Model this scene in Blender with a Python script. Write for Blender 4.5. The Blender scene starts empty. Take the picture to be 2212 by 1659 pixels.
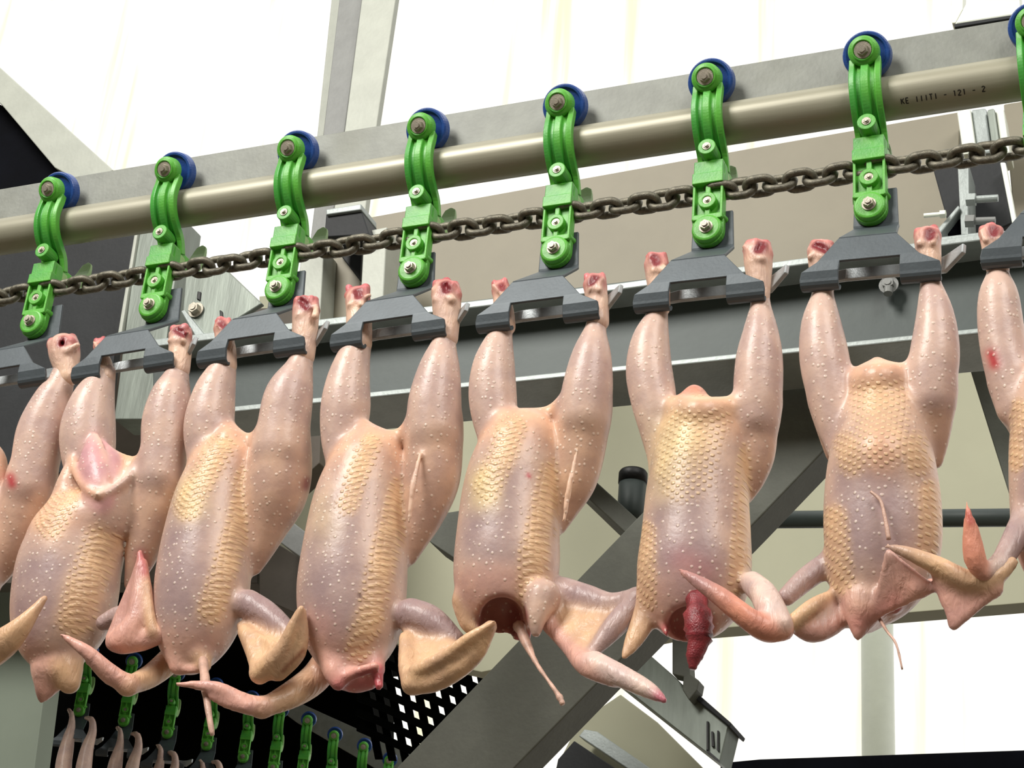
import bpy, bmesh, math, random
import numpy as np
from mathutils import Vector, Matrix
random.seed(7); rng = np.random.default_rng(7)
SC = bpy.context.scene; COL = SC.collection
ZO = 2.7                                   # height of the trolley wheel bolts above the floor
# ------------------------------------------------------------------ camera
FPX = 3878.2
YAW, PITCH, ROLL = -.4225, .4771, .0935
CAM = np.array([.5787, -1.3324, -1.0709 + ZO])
Fv = np.array([math.sin(YAW)*math.cos(PITCH), math.cos(YAW)*math.cos(PITCH), math.sin(PITCH)])
r0 = np.array([math.cos(YAW), -math.sin(YAW), 0.]); u0 = np.cross(r0, Fv)
Rv = math.cos(ROLL)*r0 + math.sin(ROLL)*u0; Uv = -math.sin(ROLL)*r0 + math.cos(ROLL)*u0
cd = bpy.data.cameras.new('camera'); cam = bpy.data.objects.new('camera', cd); COL.objects.link(cam)
M4 = Matrix.Identity(4)
for i in range(3):
    M4[i][0] = Rv[i]; M4[i][1] = Uv[i]; M4[i][2] = -Fv[i]; M4[i][3] = CAM[i]
cam.matrix_world = M4
cd.sensor_width = 36; cd.lens = FPX/2212*36; cd.clip_start = .05
SC.camera = cam
# ------------------------------------------------------------------ world, light, exposure
w = bpy.data.worlds.new('world'); SC.world = w; w.use_nodes = True
bg = w.node_tree.nodes['Background']; bg.inputs[0].default_value = (1, .985, .95, 1); bg.inputs[1].default_value = 1.35
def area(name, loc, target, size, power, col=(1, 1, 1)):
    l = bpy.data.lights.new(name, 'AREA'); l.size = size; l.energy = power; l.color = col
    o = bpy.data.objects.new(name, l); COL.objects.link(o); o.location = loc
    o.rotation_euler = (Vector(target)-Vector(loc)).to_track_quat('-Z', 'Y').to_euler()
    return o
area('added_front_light', (-1.6, -3.0, 5.2), (0, 0, 2.3), 1.6, 225, (1, .965, .91))  # added key light, shades the birds from upper front left
area('added_front_light', (2.6, -2.6, 5.0), (.2, 0, 2.3), 1.8, 118, (1, .97, .92))  # second added front light, brightens the birds from the right
SC.view_settings.view_transform = 'Standard'; SC.view_settings.look = 'None'
SC.view_settings.exposure = 0.0; SC.view_settings.gamma = 1; SC.view_settings.use_curve_mapping = False

# ------------------------------------------------------------------ helpers
def P(px, py, y):
    """the point of the plane y = const that the photograph shows at (px, py)"""
    d = Fv + Rv*(px-1106)/FPX - Uv*(py-829.5)/FPX
    return CAM + d*(y-CAM[1])/d[1]
def depth(p): return float((np.asarray(p)-CAM) @ Fv)
def proj(V):
    D = V-CAM; z = D @ Fv
    return np.stack([1106+FPX*(D @ Rv)/z, 829.5-FPX*(D @ Uv)/z], -1)
def s2l(c): return tuple((x/255/12.92 if x/255 <= .04045 else ((x/255+.055)/1.055)**2.4) for x in c)
def tag(o, label=None, cat=None, group=None, kind=None):
    if label: o['label'] = label
    if cat: o['category'] = cat
    if group: o['group'] = group
    if kind: o['kind'] = kind
    return o
def link(name, me, mat=None, parent=None, smooth=False):
    o = bpy.data.objects.new(name, me); COL.objects.link(o)
    if mat and not me.materials: me.materials.append(mat)
    if parent: o.parent = parent
    if smooth: me.polygons.foreach_set('use_smooth', [True]*len(me.polygons))
    return o
def bmobj(name, bm, mat=None, parent=None, smooth=False, bevel=0, segs=2):
    bmesh.ops.recalc_face_normals(bm, faces=bm.faces)
    me = bpy.data.meshes.new(name); bm.to_mesh(me); bm.free()
    o = link(name, me, mat, parent, smooth)
    if bevel:
        m = o.modifiers.new('bevel', 'BEVEL'); m.width = bevel; m.segments = segs; m.limit_method = 'ANGLE'; m.angle_limit = math.radians(35)
        m.harden_normals = False
    return o
def empty(name, loc, rz=0):
    o = bpy.data.objects.new(name, None); COL.objects.link(o); o.location = loc; o.rotation_euler = (0, 0, rz); o.empty_display_size = .02
    return o
def copy_tree(o, parent=None):
    c = o.copy(); COL.objects.link(c)
    if parent: c.parent = parent
    for ch in list(o.children): copy_tree(ch, c)
    return c
def add_cyl(bm, a, b, r1, r2=None, n=24, caps=True):
    a = Vector(a); b = Vector(b); d = b-a; L = d.length
    m = Matrix.Translation((a+b)/2) @ d.to_track_quat('Z', 'Y').to_matrix().to_4x4()
    return bmesh.ops.create_cone(bm, cap_ends=caps, segments=n, radius1=r1, radius2=r1 if r2 is None else r2, depth=L, matrix=m)['verts']
def add_box(bm, lo, hi):
    lo = Vector(lo); hi = Vector(hi)
    m = Matrix.Translation((lo+hi)/2) @ Matrix.Diagonal((*(hi-lo), 1))
    return bmesh.ops.create_cube(bm, size=1, matrix=m)['verts']
def add_tube_ring(bm, a, b, ro, ri, n=28):
    """hollow cylinder from a to b"""
    a = Vector(a); b = Vector(b); q = (b-a).to_track_quat('Z', 'Y')
    rings = []
    for c, r in ((a, ri), (a, ro), (b, ro), (b, ri)):
        rings.append([bm.verts.new(c + q @ Vector((r*math.cos(t*2*math.pi/n), r*math.sin(t*2*math.pi/n), 0))) for t in range(n)])
    for k in range(4):
        A, B = rings[k], rings[(k+1) % 4]
        for t in range(n): bm.faces.new((A[t], A[(t+1) % n], B[(t+1) % n], B[t]))
def add_lathe(bm, a, axis, prof, n=36):
    """prof: list of (distance along axis, radius)"""
    a = Vector(a); q = Vector(axis).to_track_quat('Z', 'Y'); rings = []
    for s, r in prof:
        rings.append([bm.verts.new(a + q @ Vector((r*math.cos(t*2*math.pi/n), r*math.sin(t*2*math.pi/n), s))) for t in range(n)])
    for A, B in zip(rings, rings[1:]):
        for t in range(n): bm.faces.new((A[t], A[(t+1) % n], B[(t+1) % n], B[t]))
    bm.faces.new(rings[0][::-1]); bm.faces.new(rings[-1])
def hexbolt(bm, c, axis, r, h, washer=0):
    c = Vector(c); ax = Vector(axis).normalized()
    if washer: add_cyl(bm, c, c+ax*.0012, washer, n=20); c = c+ax*.0012
    add_cyl(bm, c, c+ax*h, r, r*.94, n=6)
    add_cyl(bm, c+ax*h, c+ax*(h+.0015), r*.55, n=12)
def slab(name, pts, y, dep, mat, parent=None, bevel=.0015, label=None, cat=None, group=None, kind=None):
    """a solid whose front outline lies in the plane y and which runs back by dep"""
    bm = bmesh.new(); W = [P(a, b, y) for a, b in pts]; W = [Vector(v) for v in W]
    f = [bm.verts.new(v) for v in W]; k = [bm.verts.new(v+Vector((0, dep, 0))) for v in W]
    n = len(f); bm.faces.new(f); bm.faces.new(k[::-1])
    for i in range(n): bm.faces.new((f[i], k[i], k[(i+1) % n], f[(i+1) % n]))
    o = bmobj(name, bm, mat, parent, bevel=bevel)
    return tag(o, label, cat, group, kind)

# ------------------------------------------------------------------ materials
def nodes(name):
    m = bpy.data.materials.new(name); m.use_nodes = True; nt = m.node_tree
    return m, nt, nt.nodes['Principled BSDF']
def mk(nt, typ, **kw):
    n = nt.nodes.new(typ)
    for k, v in kw.items():
        if k.startswith('i_'): n.inputs[int(k[2:]) if k[2:].isdigit() else k[2:]].default_value = v
        else: setattr(n, k, v)
    return n
def MA(nt, op, a, b=None, c=None, clamp=False):
    n = nt.nodes.new('ShaderNodeMath'); n.operation = op; n.use_clamp = clamp
    for i, v in enumerate((a, b, c)):
        if v is None: continue
        if isinstance(v, (int, float)): n.inputs[i].default_value = v
        else: nt.links.new(v, n.inputs[i])
    return n.outputs[0]
def MIX(nt, f, a, b, blend='MIX'):
    n = nt.nodes.new('ShaderNodeMix'); n.data_type = 'RGBA'; n.blend_type = blend
    for i, v in ((0, f), (6, a), (7, b)):
        if isinstance(v, (int, float)): n.inputs[i].default_value = v
        elif isinstance(v, tuple): n.inputs[i].default_value = (*v[:3], 1)
        else: nt.links.new(v, n.inputs[i])
    return n.outputs[2]
def SMOOTH(nt, x, a, b):
    n = nt.nodes.new('ShaderNodeMapRange'); n.interpolation_type = 'SMOOTHSTEP'
    nt.links.new(x, n.inputs[0]); n.inputs[1].default_value = a; n.inputs[2].default_value = b
    return n.outputs[0]
def BUMP(nt, h, dist, strength=1, prev=None):
    n = nt.nodes.new('ShaderNodeBump'); n.inputs['Strength'].default_value = strength; n.inputs['Distance'].default_value = dist
    nt.links.new(h, n.inputs['Height'])
    if prev: nt.links.new(prev, n.inputs['Normal'])
    return n.outputs[0]
def surf(name, col, rough=.5, metal=0, var=.12, nscale=25, stretch=(1, 1, 1), bump=.0004, dirt=None, spec=.5):
    """painted or bare surface with mottled tone, fine relief and optional dirt blotches"""
    m, nt, b = nodes(name); c = s2l(col)
    tc = mk(nt, 'ShaderNodeTexCoord'); mp = mk(nt, 'ShaderNodeMapping'); mp.inputs['Scale'].default_value = stretch
    nt.links.new(tc.outputs['Object'], mp.inputs[0])
    no = mk(nt, 'ShaderNodeTexNoise'); no.inputs['Scale'].default_value = nscale; no.inputs['Detail'].default_value = 6; no.inputs['Roughness'].default_value = .65
    nt.links.new(mp.outputs[0], no.inputs['Vector'])
    f = SMOOTH(nt, no.outputs[0], .3, .7)
    col_out = MIX(nt, f, tuple(x*(1-var) for x in c), tuple(min(1, x*(1+var)) for x in c))
    if dirt:
        n2 = mk(nt, 'ShaderNodeTexNoise'); n2.inputs['Scale'].default_value = nscale*.35; n2.inputs['Detail'].default_value = 8
        nt.links.new(mp.outputs[0], n2.inputs['Vector'])
        col_out = MIX(nt, MA(nt, 'MULTIPLY', SMOOTH(nt, n2.outputs[0], .52, .72), dirt[1]), col_out, s2l(dirt[0]))
    nt.links.new(col_out, b.inputs['Base Color'])
    b.inputs['Roughness'].default_value = rough; b.inputs['Metallic'].default_value = metal; b.inputs['Specular IOR Level'].default_value = spec
    if bump:
        n3 = mk(nt, 'ShaderNodeTexNoise'); n3.inputs['Scale'].default_value = nscale*8; n3.inputs['Detail'].default_value = 4
        nt.links.new(mp.outputs[0], n3.inputs['Vector'])
        nt.links.new(BUMP(nt, n3.outputs[0], bump, .6), b.inputs['Normal'])
    return m
M = {}
M['green'] = surf('green_plastic', (92, 176, 60), .42, 0, .1, 60, bump=.0003, dirt=((40, 150, 70), .5))
M['pale_green'] = surf('pale_green_plastic', (150, 190, 118), .45, 0, .1, 60)
M['blue'] = surf('blue_plastic', (36, 74, 146), .35, 0, .15, 60)
M['steel'] = surf('zinc_bolt', (172, 165, 150), .42, .45, .15, 120)
M['shackle'] = surf('shackle_grey', (74, 82, 87), .48, .25, .08, 40, bump=.0002)
M['shackle_lit'] = surf('shackle_lit', (168, 174, 176), .4, .35, .15, 60)  # paler copy of the shackle grey, makes the rear bar look lit
M['pipe'] = surf('pipe_steel', (160, 157, 138), .4, .2, .08, 30, (.06, 1, 1), .0002, ((110, 104, 84), .35))
M['web'] = surf('rail_web_grey', (126, 129, 122), .55, .15, .1, 30, bump=.0004, dirt=((110, 112, 100), .5))
M['chain'] = surf('chain_steel', (112, 108, 94), .4, .4, .35, 180, bump=.0006, dirt=((40, 38, 30), .7))
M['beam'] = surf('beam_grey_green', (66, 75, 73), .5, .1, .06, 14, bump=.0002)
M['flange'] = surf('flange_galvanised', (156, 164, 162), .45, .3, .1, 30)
M['tan'] = surf('tan_painted_steel', (138, 132, 114), .55, .0, .05, 8, bump=.0002)
M['strut'] = surf('strut_grey', (94, 97, 88), .6, .05, .1, 25, dirt=((70, 72, 62), .3))
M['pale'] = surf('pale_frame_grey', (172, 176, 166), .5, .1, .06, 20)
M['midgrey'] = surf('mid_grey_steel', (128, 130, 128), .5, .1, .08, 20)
M['galv'] = surf('galvanised_post', (126, 134, 126), .42, .35, .2, 22, (1, 1, .15), dirt=((80, 86, 76), .5))
M['darkpanel'] = surf('dark_panel', (46, 48, 50), .55, 0, .08, 20, spec=.2)
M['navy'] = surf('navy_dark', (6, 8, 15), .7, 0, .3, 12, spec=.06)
M['black'] = surf('black_shade_grating', (5, 6, 5), .8, 0, .5, 6, spec=.03)  # stands in for deep shade at the lower left; also the grating bars
M['blackcap'] = surf('black_rubber', (6, 6, 7), .5, 0, .1, 30)
M['wall'] = surf('wall_beige_green', (172, 172, 148), .7, 0, .04, 3, bump=.0003)
M['wallgrey'] = surf('wall_grey_green', (128, 138, 124), .7, 0, .05, 3)
M['brown'] = surf('brown_box_board', (84, 76, 66), .6, 0, .12, 12)  # dark brown tone shared by the box and the backing board
M['pole'] = surf('white_pole', (240, 246, 232), .4, 0, .05, 10)
M['hallwall'] = surf('hall_wall', (150, 148, 138), .7, 0, .05, 3)
M['floor'] = surf('floor_concrete', (112, 102, 88), .6, 0, .1, 2)
M['raw'] = surf('raw_red_meat', (196, 70, 84), .3, 0, .4, 160, bump=.0012, dirt=((232, 170, 160), .6))
M['darkraw'] = surf('dark_red_meat', (140, 52, 58), .3, 0, .4, 90, bump=.0012, dirt=((90, 24, 30), .6))
M['sinew'] = surf('pale_sinew', (206, 168, 150), .4, 0, .2, 90, bump=.0006)
M['ink'] = surf('black_print', (30, 28, 24), .6, 0, .3, 200)

def sheet_mat():
    m, nt, b = nodes('translucent_sheet'); nt.nodes.remove(b)
    out = nt.nodes['Material Output']
    tr = mk(nt, 'ShaderNodeBsdfTranslucent'); tp = mk(nt, 'ShaderNodeBsdfTransparent')
    tc = mk(nt, 'ShaderNodeTexCoord'); mp = mk(nt, 'ShaderNodeMapping'); mp.inputs['Scale'].default_value = (3, 1, .12)
    nt.links.new(tc.outputs['Object'], mp.inputs[0])
    no = mk(nt, 'ShaderNodeTexNoise'); no.inputs['Scale'].default_value = 4; no.inputs['Detail'].default_value = 5
    nt.links.new(mp.outputs[0], no.inputs['Vector'])
    c = MIX(nt, SMOOTH(nt, no.outputs[0], .55, .75), s2l((252, 252, 248)), s2l((246, 240, 205)))
    nt.links.new(c, tr.inputs[0]); nt.links.new(c, tp.inputs[0])
    mx = mk(nt, 'ShaderNodeMixShader'); mx.inputs[0].default_value = .55
    nt.links.new(tr.outputs[0], mx.inputs[1]); nt.links.new(tp.outputs[0], mx.inputs[2])
    nt.links.new(mx.outputs[0], out.inputs[0])
    return m
M['sheet'] = sheet_mat()

def skin_mat():
    m, nt, b = nodes('plucked_chicken_skin')
    tone = mk(nt, 'ShaderNodeAttribute'); tone.attribute_name = 'tone'
    tuv = mk(nt, 'ShaderNodeAttribute'); tuv.attribute_name = 'tuv'
    msk = mk(nt, 'ShaderNodeAttribute'); msk.attribute_name = 'mask'
    sep = mk(nt, 'ShaderNodeSeparateXYZ'); nt.links.new(msk.outputs['Vector'], sep.inputs[0])
    tract, dots, wrink = sep.outputs
    tc = mk(nt, 'ShaderNodeTexCoord')
    # warp the lattice a little so that rows bend
    nw = mk(nt, 'ShaderNodeTexNoise'); nw.inputs['Scale'].default_value = 28; nw.inputs['Detail'].default_value = 3
    nt.links.new(tc.outputs['Object'], nw.inputs['Vector'])
    sw = mk(nt, 'ShaderNodeSeparateXYZ'); nt.links.new(nw.outputs['Color'], sw.inputs[0])
    st = mk(nt, 'ShaderNodeSeparateXYZ'); nt.links.new(tuv.outputs['Vector'], st.inputs[0])
    a = MA(nt, 'ADD', st.outputs[0], MA(nt, 'MULTIPLY', MA(nt, 'SUBTRACT', sw.outputs[0], .5), .006))
    v = MA(nt, 'ADD', st.outputs[1], MA(nt, 'MULTIPLY', MA(nt, 'SUBTRACT', sw.outputs[1], .5), .006))
    ca = MA(nt, 'COSINE', MA(nt, 'MULTIPLY', a, math.pi/.0043))
    cb = MA(nt, 'COSINE', MA(nt, 'MULTIPLY', v, math.pi/.0036))
    quin = SMOOTH(nt, MA(nt, 'MULTIPLY', ca, cb), .05, .9)
    ridge = SMOOTH(nt, MA(nt, 'COSINE', MA(nt, 'MULTIPLY', MA(nt, 'ADD', v, MA(nt, 'MULTIPLY', MA(nt, 'ABSOLUTE', a), .35)), 2*math.pi/.0062)), -.4, .9)
    heavy = SMOOTH(nt, tract, .75, 1.0)
    lat = MA(nt, 'ADD', MA(nt, 'MULTIPLY', quin, MA(nt, 'SUBTRACT', 1, MA(nt, 'MULTIPLY', heavy, st.outputs[2]))), MA(nt, 'MULTIPLY', ridge, MA(nt, 'MULTIPLY', heavy, st.outputs[2])))
    th = MA(nt, 'MULTIPLY', lat, SMOOTH(nt, tract, .08, .6))
    vo = mk(nt, 'ShaderNodeTexVoronoi'); vo.inputs['Scale'].default_value = 165; vo.inputs['Randomness'].default_value = .75
    nt.links.new(tc.outputs['Object'], vo.inputs['Vector'])
    dd = MA(nt, 'MULTIPLY', SMOOTH(nt, vo.outputs['Distance'], .30, .08), MA(nt, 'MULTIPLY', dots, MA(nt, 'SUBTRACT', 1, MA(nt, 'MULTIPLY', SMOOTH(nt, tract, .1, .5), .85))))
    n1 = mk(nt, 'ShaderNodeTexNoise'); n1.inputs['Scale'].default_value = 40; n1.inputs['Detail'].default_value = 5
    nt.links.new(tc.outputs['Object'], n1.inputs['Vector'])
    n2 = mk(nt, 'ShaderNodeTexNoise'); n2.inputs['Scale'].default_value = 260; n2.inputs['Detail'].default_value = 3
    nt.links.new(tc.outputs['Object'], n2.inputs['Vector'])
    mw = mk(nt, 'ShaderNodeMapping'); mw.inputs['Scale'].default_value = (1, 1, .35); nt.links.new(tc.outputs['Object'], mw.inputs[0])
    n3 = mk(nt, 'ShaderNodeTexNoise'); n3.inputs['Scale'].default_value = 120; n3.inputs['Detail'].default_value = 5; n3.inputs['Distortion'].default_value = 1
    nt.links.new(mw.outputs[0], n3.inputs['Vector'])
    nm = BUMP(nt, MA(nt, 'MULTIPLY', th, 1), .0009, .8)
    nm = BUMP(nt, dd, .0006, .7, nm)
    nm = BUMP(nt, n1.outputs[0], .003, .35, nm)
    nm = BUMP(nt, n2.outputs[0], .0004, .5, nm)
    nm = BUMP(nt, MA(nt, 'MULTIPLY', n3.outputs[0], wrink), .003, .6, nm)
    nt.links.new(nm, b.inputs['Normal'])
    c = MIX(nt, .5, tone.outputs['Color'], MIX(nt, SMOOTH(nt, n1.outputs[0], .3, .7), (.82, .80, .84), (1.1, 1.06, 1.0)), 'MULTIPLY')
    c2 = MIX(nt, 1., tone.outputs['Color'], MIX(nt, SMOOTH(nt, n1.outputs[0], .3, .7), (.86, .83, .86), (1.12, 1.10, 1.05)), 'MULTIPLY')
    c3 = MIX(nt, MA(nt, 'MULTIPLY', th, .5), c2, s2l((244, 212, 164)))
    c4 = MIX(nt, MA(nt, 'MULTIPLY', dd, .6), c3, s2l((240, 222, 204)))
    nt.links.new(c4, b.inputs['Base Color'])
    b.inputs['Roughness'].default_value = .37
    b.inputs['Specular IOR Level'].default_value = .45
    b.inputs['Subsurface Weight'].default_value = .12
    b.inputs['Subsurface Radius'].default_value = (1, .45, .3); b.inputs['Subsurface Scale'].default_value = .006
    return m
M['skin'] = skin_mat()

# ------------------------------------------------------------------ room shell
bm = bmesh.new(); add_box(bm, (-8, -6, -.1), (8, 9, 0))
tag(bmobj('floor', bm, M['floor']), 'grey concrete floor of the processing hall', 'floor', kind='structure')
for nm, lo_, hi_, lb in (('wall_front', (-8, -6.1, 0), (8, -6, 6.4), 'plain pale hall wall behind the photographer'), ('wall_right', (7, -6, 0), (7.1, 9, 6.4), 'plain pale hall wall far to the right'),
                     ('wall_side', (-7.1, -6, 0), (-7, 9, 6.4), 'plain pale hall wall far to the left'), ('ceiling', (-7, -6, 6.4), (7, -.6, 6.5), 'pale hall ceiling high above the rail')):
    bm = bmesh.new(); add_box(bm, lo_, hi_); tag(bmobj(nm, bm, M['hallwall']), lb, 'ceiling' if nm == 'ceiling' else 'wall', kind='structure')
slab('wall_back', [(560, 640), (2700, 420), (2700, 1262), (1450, 1366), (1040, 1452), (900, 1420), (640, 1240), (560, 1210)], 1.7, .05, M['wall'],
     label='beige-green far wall panel behind the birds above the bright window opening', cat='wall', kind='structure')
slab('wall_left', [(-500, 1130), (140, 1150), (-60, 2700), (-700, 2700)], 1.5, .05, M['wallgrey'],
     label='plain grey-green wall at the lower left edge below the birds', cat='wall', kind='structure')
# translucent cladding the daylight comes through: two bays of ribbed sheet either side of the column
def cladding(name, x0, x1, y0, y1, Y, label, nrib):
    a = P(x0, y0, Y); b = P(x1, y0, Y); c = P(x0, y1, Y)
    X0, X1 = a[0], b[0]; Z0, Z1 = c[2], max(a[2], b[2]); bm = bmesh.new(); n = nrib*8; prev = None
    for i in range(n+1):
        x = X0+(X1-X0)*i/n; t = (i % 8)/8; y = Y + (.02 if 1 <= (i % 8) <= 2 else 0)
        cur = [bm.verts.new((x, y, Z0)), bm.verts.new((x, y, Z1))]
        if prev: bm.faces.new((prev[0], cur[0], cur[1], prev[1]))
        prev = cur
    return tag(bmobj(name, bm, M['sheet']), label, 'window', kind='structure')
cladding('window_1', -700, 2900, -700, 1900, 4.6, 'bright ribbed translucent cladding sheet glowing white with daylight', 16)
slab('trim_1', [(1556, 1648), (1640, 1640), (2800, 1600), (2800, 1760), (1556, 1760)], 1.75, .12, M['navy'],
     label='dark window sill along the bottom right of the picture', cat='sill', kind='structure')

# ------------------------------------------------------------------ overhead rail
PC = (.040, -.0300+ZO)                     # pipe centre (y, z)
rail = empty('overhead_rail', (0, PC[0], PC[1]))
tag(rail, 'grey tubular conveyor rail with flat web plate running across the whole picture', 'rail')
def rail_z(x): return -.0025*(x+.1)/.5     # the rail dips very slightly to the right
bm = bmesh.new(); add_cyl(bm, (-1.6, 0, rail_z(-1.6)), (1.3, 0, rail_z(1.3)), .0208, n=48)
o = bmobj('rail_pipe', bm, M['pipe'], rail, smooth=True); m = o.modifiers.new('e', 'EDGE_SPLIT')
bm = bmesh.new()
for x in (-1.6, 1.3):
    for y in (-.003, .003):
        for z in (.015, .0665): bm.verts.new((x, y, z+rail_z(x)))
bm.verts.ensure_lookup_table(); bmesh.ops.convex_hull(bm, input=bm.verts)
bmobj('rail_web', bm, M['web'], rail, bevel=.001)
# worn stencil on the pipe: glyph strokes wrapped on the tube
def stroke_text(txt, x0, ang0, h, parent, wr=.55):
    G = {'1': [((.5, 0), (.5, 1)), ((.3, .8), (.5, 1))], '2': [((0, .8), (.5, 1)), ((.5, 1), (1, .75)), ((1, .75), (0, 0)), ((0, 0), (1, 0))],
         '-': [((.1, .5), (.9, .5))], 'K': [((0, 0), (0, 1)), ((0, .5), (.9, 1)), ((.2, .6), (.9, 0))], 'E': [((0, 0), (0, 1)), ((0, 1), (.8, 1)), ((0, .5), (.7, .5)), ((0, 0), (.8, 0))],
         'I': [((.5, 0), (.5, 1))], 'M': [((0, 0), (0, 1)), ((0, 1), (.5, .4)), ((.5, .4), (1, 1)), ((1, 1), (1, 0))], 'T': [((.5, 0), (.5, 1)), ((0, 1), (1, 1))], 'N': [((0, 0), (0, 1)), ((0, 1), (1, 0)), ((1, 0), (1, 1))], ' ': []}
    bm = bmesh.new(); R = .02095; x = x0
    def pt(u, vv):
        z = ang0+vv*h/R
        return Vector((u, -R*math.cos(z), R*math.sin(z)+rail_z(u)))
    for ch in txt:
        for (a, b) in G[ch]:
            ax, av = x+a[0]*h*wr, a[1]; bx, bv = x+b[0]*h*wr, b[1]
            dx, dv = bx-ax, (bv-av)*h; L = math.hypot(dx, dv); nx, nv = -dv/L*.0005, dx/L*.0005
            for k in range(3):
                q = []
                for t, sg in ((k/3, 1), ((k+1)/3, 1), ((k+1)/3, -1), (k/3, -1)):
                    q.append(bm.verts.new(pt(ax+dx*t+sg*nx, av+(bv-av)*t+sg*nv/h)))
                bm.faces.new(q)
        x += h*wr*1.5
    bmobj('print_mark', bm, M['ink'], parent)
stroke_text('KE IIITI - 121 - 2', .334, -.98, .0052, rail)

# ------------------------------------------------------------------ trolley
AX = Vector((0, math.cos(.42), math.sin(.42)))     # wheel axle: leans back over the round rail
def sweep(bm, prof, path):
    """prof: list of (x, offset) closed cross-section; path: list of (y, z); offset acts along the path normal"""
    rings = []
    for i, (y, z) in enumerate(path):
        a = path[max(0, i-1)]; b = path[min(len(path)-1, i+1)]
        ty, tz = b[0]-a[0], b[1]-a[1]; L = math.hypot(ty, tz); ny, nz = tz/L, -ty/L   # facing the viewer
        rings.append([bm.verts.new((x, y+ny*o, z+nz*o)) for x, o in prof])
    n = len(prof)
    for A, B in zip(rings, rings[1:]):
        for t in range(n): bm.faces.new((A[t], A[(t+1) % n], B[(t+1) % n], B[t]))
    bm.faces.new(rings[0]); bm.faces.new(rings[-1][::-1])
def crom(pts, k=5):
    out = []; n = len(pts); A = [np.array(p, float) for p in pts]
    for i in range(n-1):
        p0, p1, p2, p3 = A[max(i-1, 0)], A[i], A[i+1], A[min(i+2, n-1)]
        for j in range(k):
            t = j/k
            out.append(.5*((2*p1)+(p2-p0)*t+(2*p0-5*p1+4*p2-p3)*t*t+(3*p1-p0-3*p2+p3)*t**3))
    out.append(A[-1]); return out
def make_trolley():
    t = empty('conveyor_trolley', (0, 0, ZO))
    bm = bmesh.new()
    h = Vector((0, .004, 0))
    add_lathe(bm, h-AX*.004, AX, [(0, .0105), (.001, .0132), (.003, .0145), (.012, .0145)], 36)
    add_tube_ring(bm, h-AX*.0055, h-AX*.002, .0105, .0088)
    path = [(.009, -.004), (.0085, -.012), (.0065, -.022), (.006, -.033), (.009, -.045), (.0155, -.056), (.0245, -.065), (.034, -.074), (.040, -.088)]
    prof = [(-.0150, 0), (-.0095, .001), (-.0085, -.003), (-.0045, -.003), (-.0035, .0012), (.0035, .0012), (.0045, -.003), (.0085, -.003), (.0095, .001), (.0150, 0), (.0142, -.0085), (-.0142, -.0085)]
    prof = [(x, -o) for x, o in prof][::-1] if False else prof
    sweep(bm, prof, [tuple(p) for p in crom(path, 4)])
    # boss of the middle screw
    add_tube_ring(bm, (0, .0135, -.0735), (0, .034, -.0735), .0088, .0040, 24)
    # lower block: back plate, flush top, raised rim, bars and rings
    y0 = .0225
    def outl(s, w, top, bot):
        pts = [(-w, top), (w, top)]
        for k in range(0, 13):
            a = -k*math.pi/12
            pts.append((w*s*math.cos(a), bot+w*s*math.sin(a)))
        return pts
    o_ = outl(1, .0152, -.086, -.1600)
    f = [bm.verts.new((x, y0+.005, z)) for x, z in o_]; b = [bm.verts.new((x, y0+.0118, z)) for x, z in o_]
    bm.faces.new(f); bm.faces.new(b[::-1])
    for i in range(len(f)): bm.faces.new((f[i], f[(i+1) % len(f)], b[(i+1) % len(f)], b[i]))
    add_box(bm, (-.0142, y0-.0005, -.1095), (.0142, y0+.018, -.084))      # flush block the chain runs behind
    add_box(bm, (-.0136, y0+.006, -.106), (.0136, .058, -.084)); add_box(bm, (-.0130, y0+.006, -.150), (.0130, .034, -.104))
    add_box(bm, (-.0150, y0-.0025, -.1105), (.0150, y0+.006, -.0985))
    for s in (-1, 1):
        add_box(bm, (s*.0148 if s < 0 else .0122, y0+.0005, -.149), (-.0122 if s < 0 else .0148, y0+.008, -.108))
        add_cyl(bm, (s*.0120, y0+.004, -.1455), (s*.0142, y0+.016, -.1455), .004, n=10)
    add_box(bm, (-.0025, y0+.0008, -.150), (.0025, y0+.007, -.108))       # centre bar
    add_box(bm, (-.0142, y0+.0006, -.1495), (.0142, y0+.008, -.1435))     # cross bar
    add_tube_ring(bm, (0, y0-.0018, -.1295), (0, y0+.008, -.1295), .0088, .0042, 24)
    add_lathe(bm, (0, y0+.012, -.1590), (0, -1, 0), [(0, .0148), (.0095, .0148), (.0118, .0138), (.0124, .0118)], 32)
    o = bmobj('bracket', bm, M['green'], t, bevel=.0008)
    # far half: horn that reaches up the other side of the pipe
    bm = bmesh.new()
    hp = [(.040, -.098), (.062, -.094), (.079, -.081), (.090, -.063), (.095, -.042)]
    pts = crom(hp, 4); ring = []
    for i, (y, z) in enumerate(pts):
        f_ = i/(len(pts)-1); wd = .0132*(1-f_)**.35+.001; th = .0085*(1-f_)+.0012
        a = pts[max(0, i-1)]; b = pts[min(len(pts)-1, i+1)]; ty, tz = b[0]-a[0], b[1]-a[1]; L = math.hypot(ty, tz); ny, nz = -tz/L, ty/L
        ring.append([bm.verts.new((sx*wd, y+ny*o_*th, z+nz*o_*th)) for sx, o_ in ((-1, -1), (1, -1), (1, 1), (-1, 1))])
    for A, B in zip(ring, ring[1:]):
        for k in range(4): bm.faces.new((A[k], A[(k+1) % 4], B[(k+1) % 4], B[k]))
    bm.faces.new(ring[0]); bm.faces.new(ring[-1][::-1])
    o = bmobj('rear_horn', bm, M['pale_green'], t, bevel=.0008); o['label'] = 'pale green far half of the bracket'
    # wheel
    bm = bmesh.new(); c = h+AX*.0185
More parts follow.
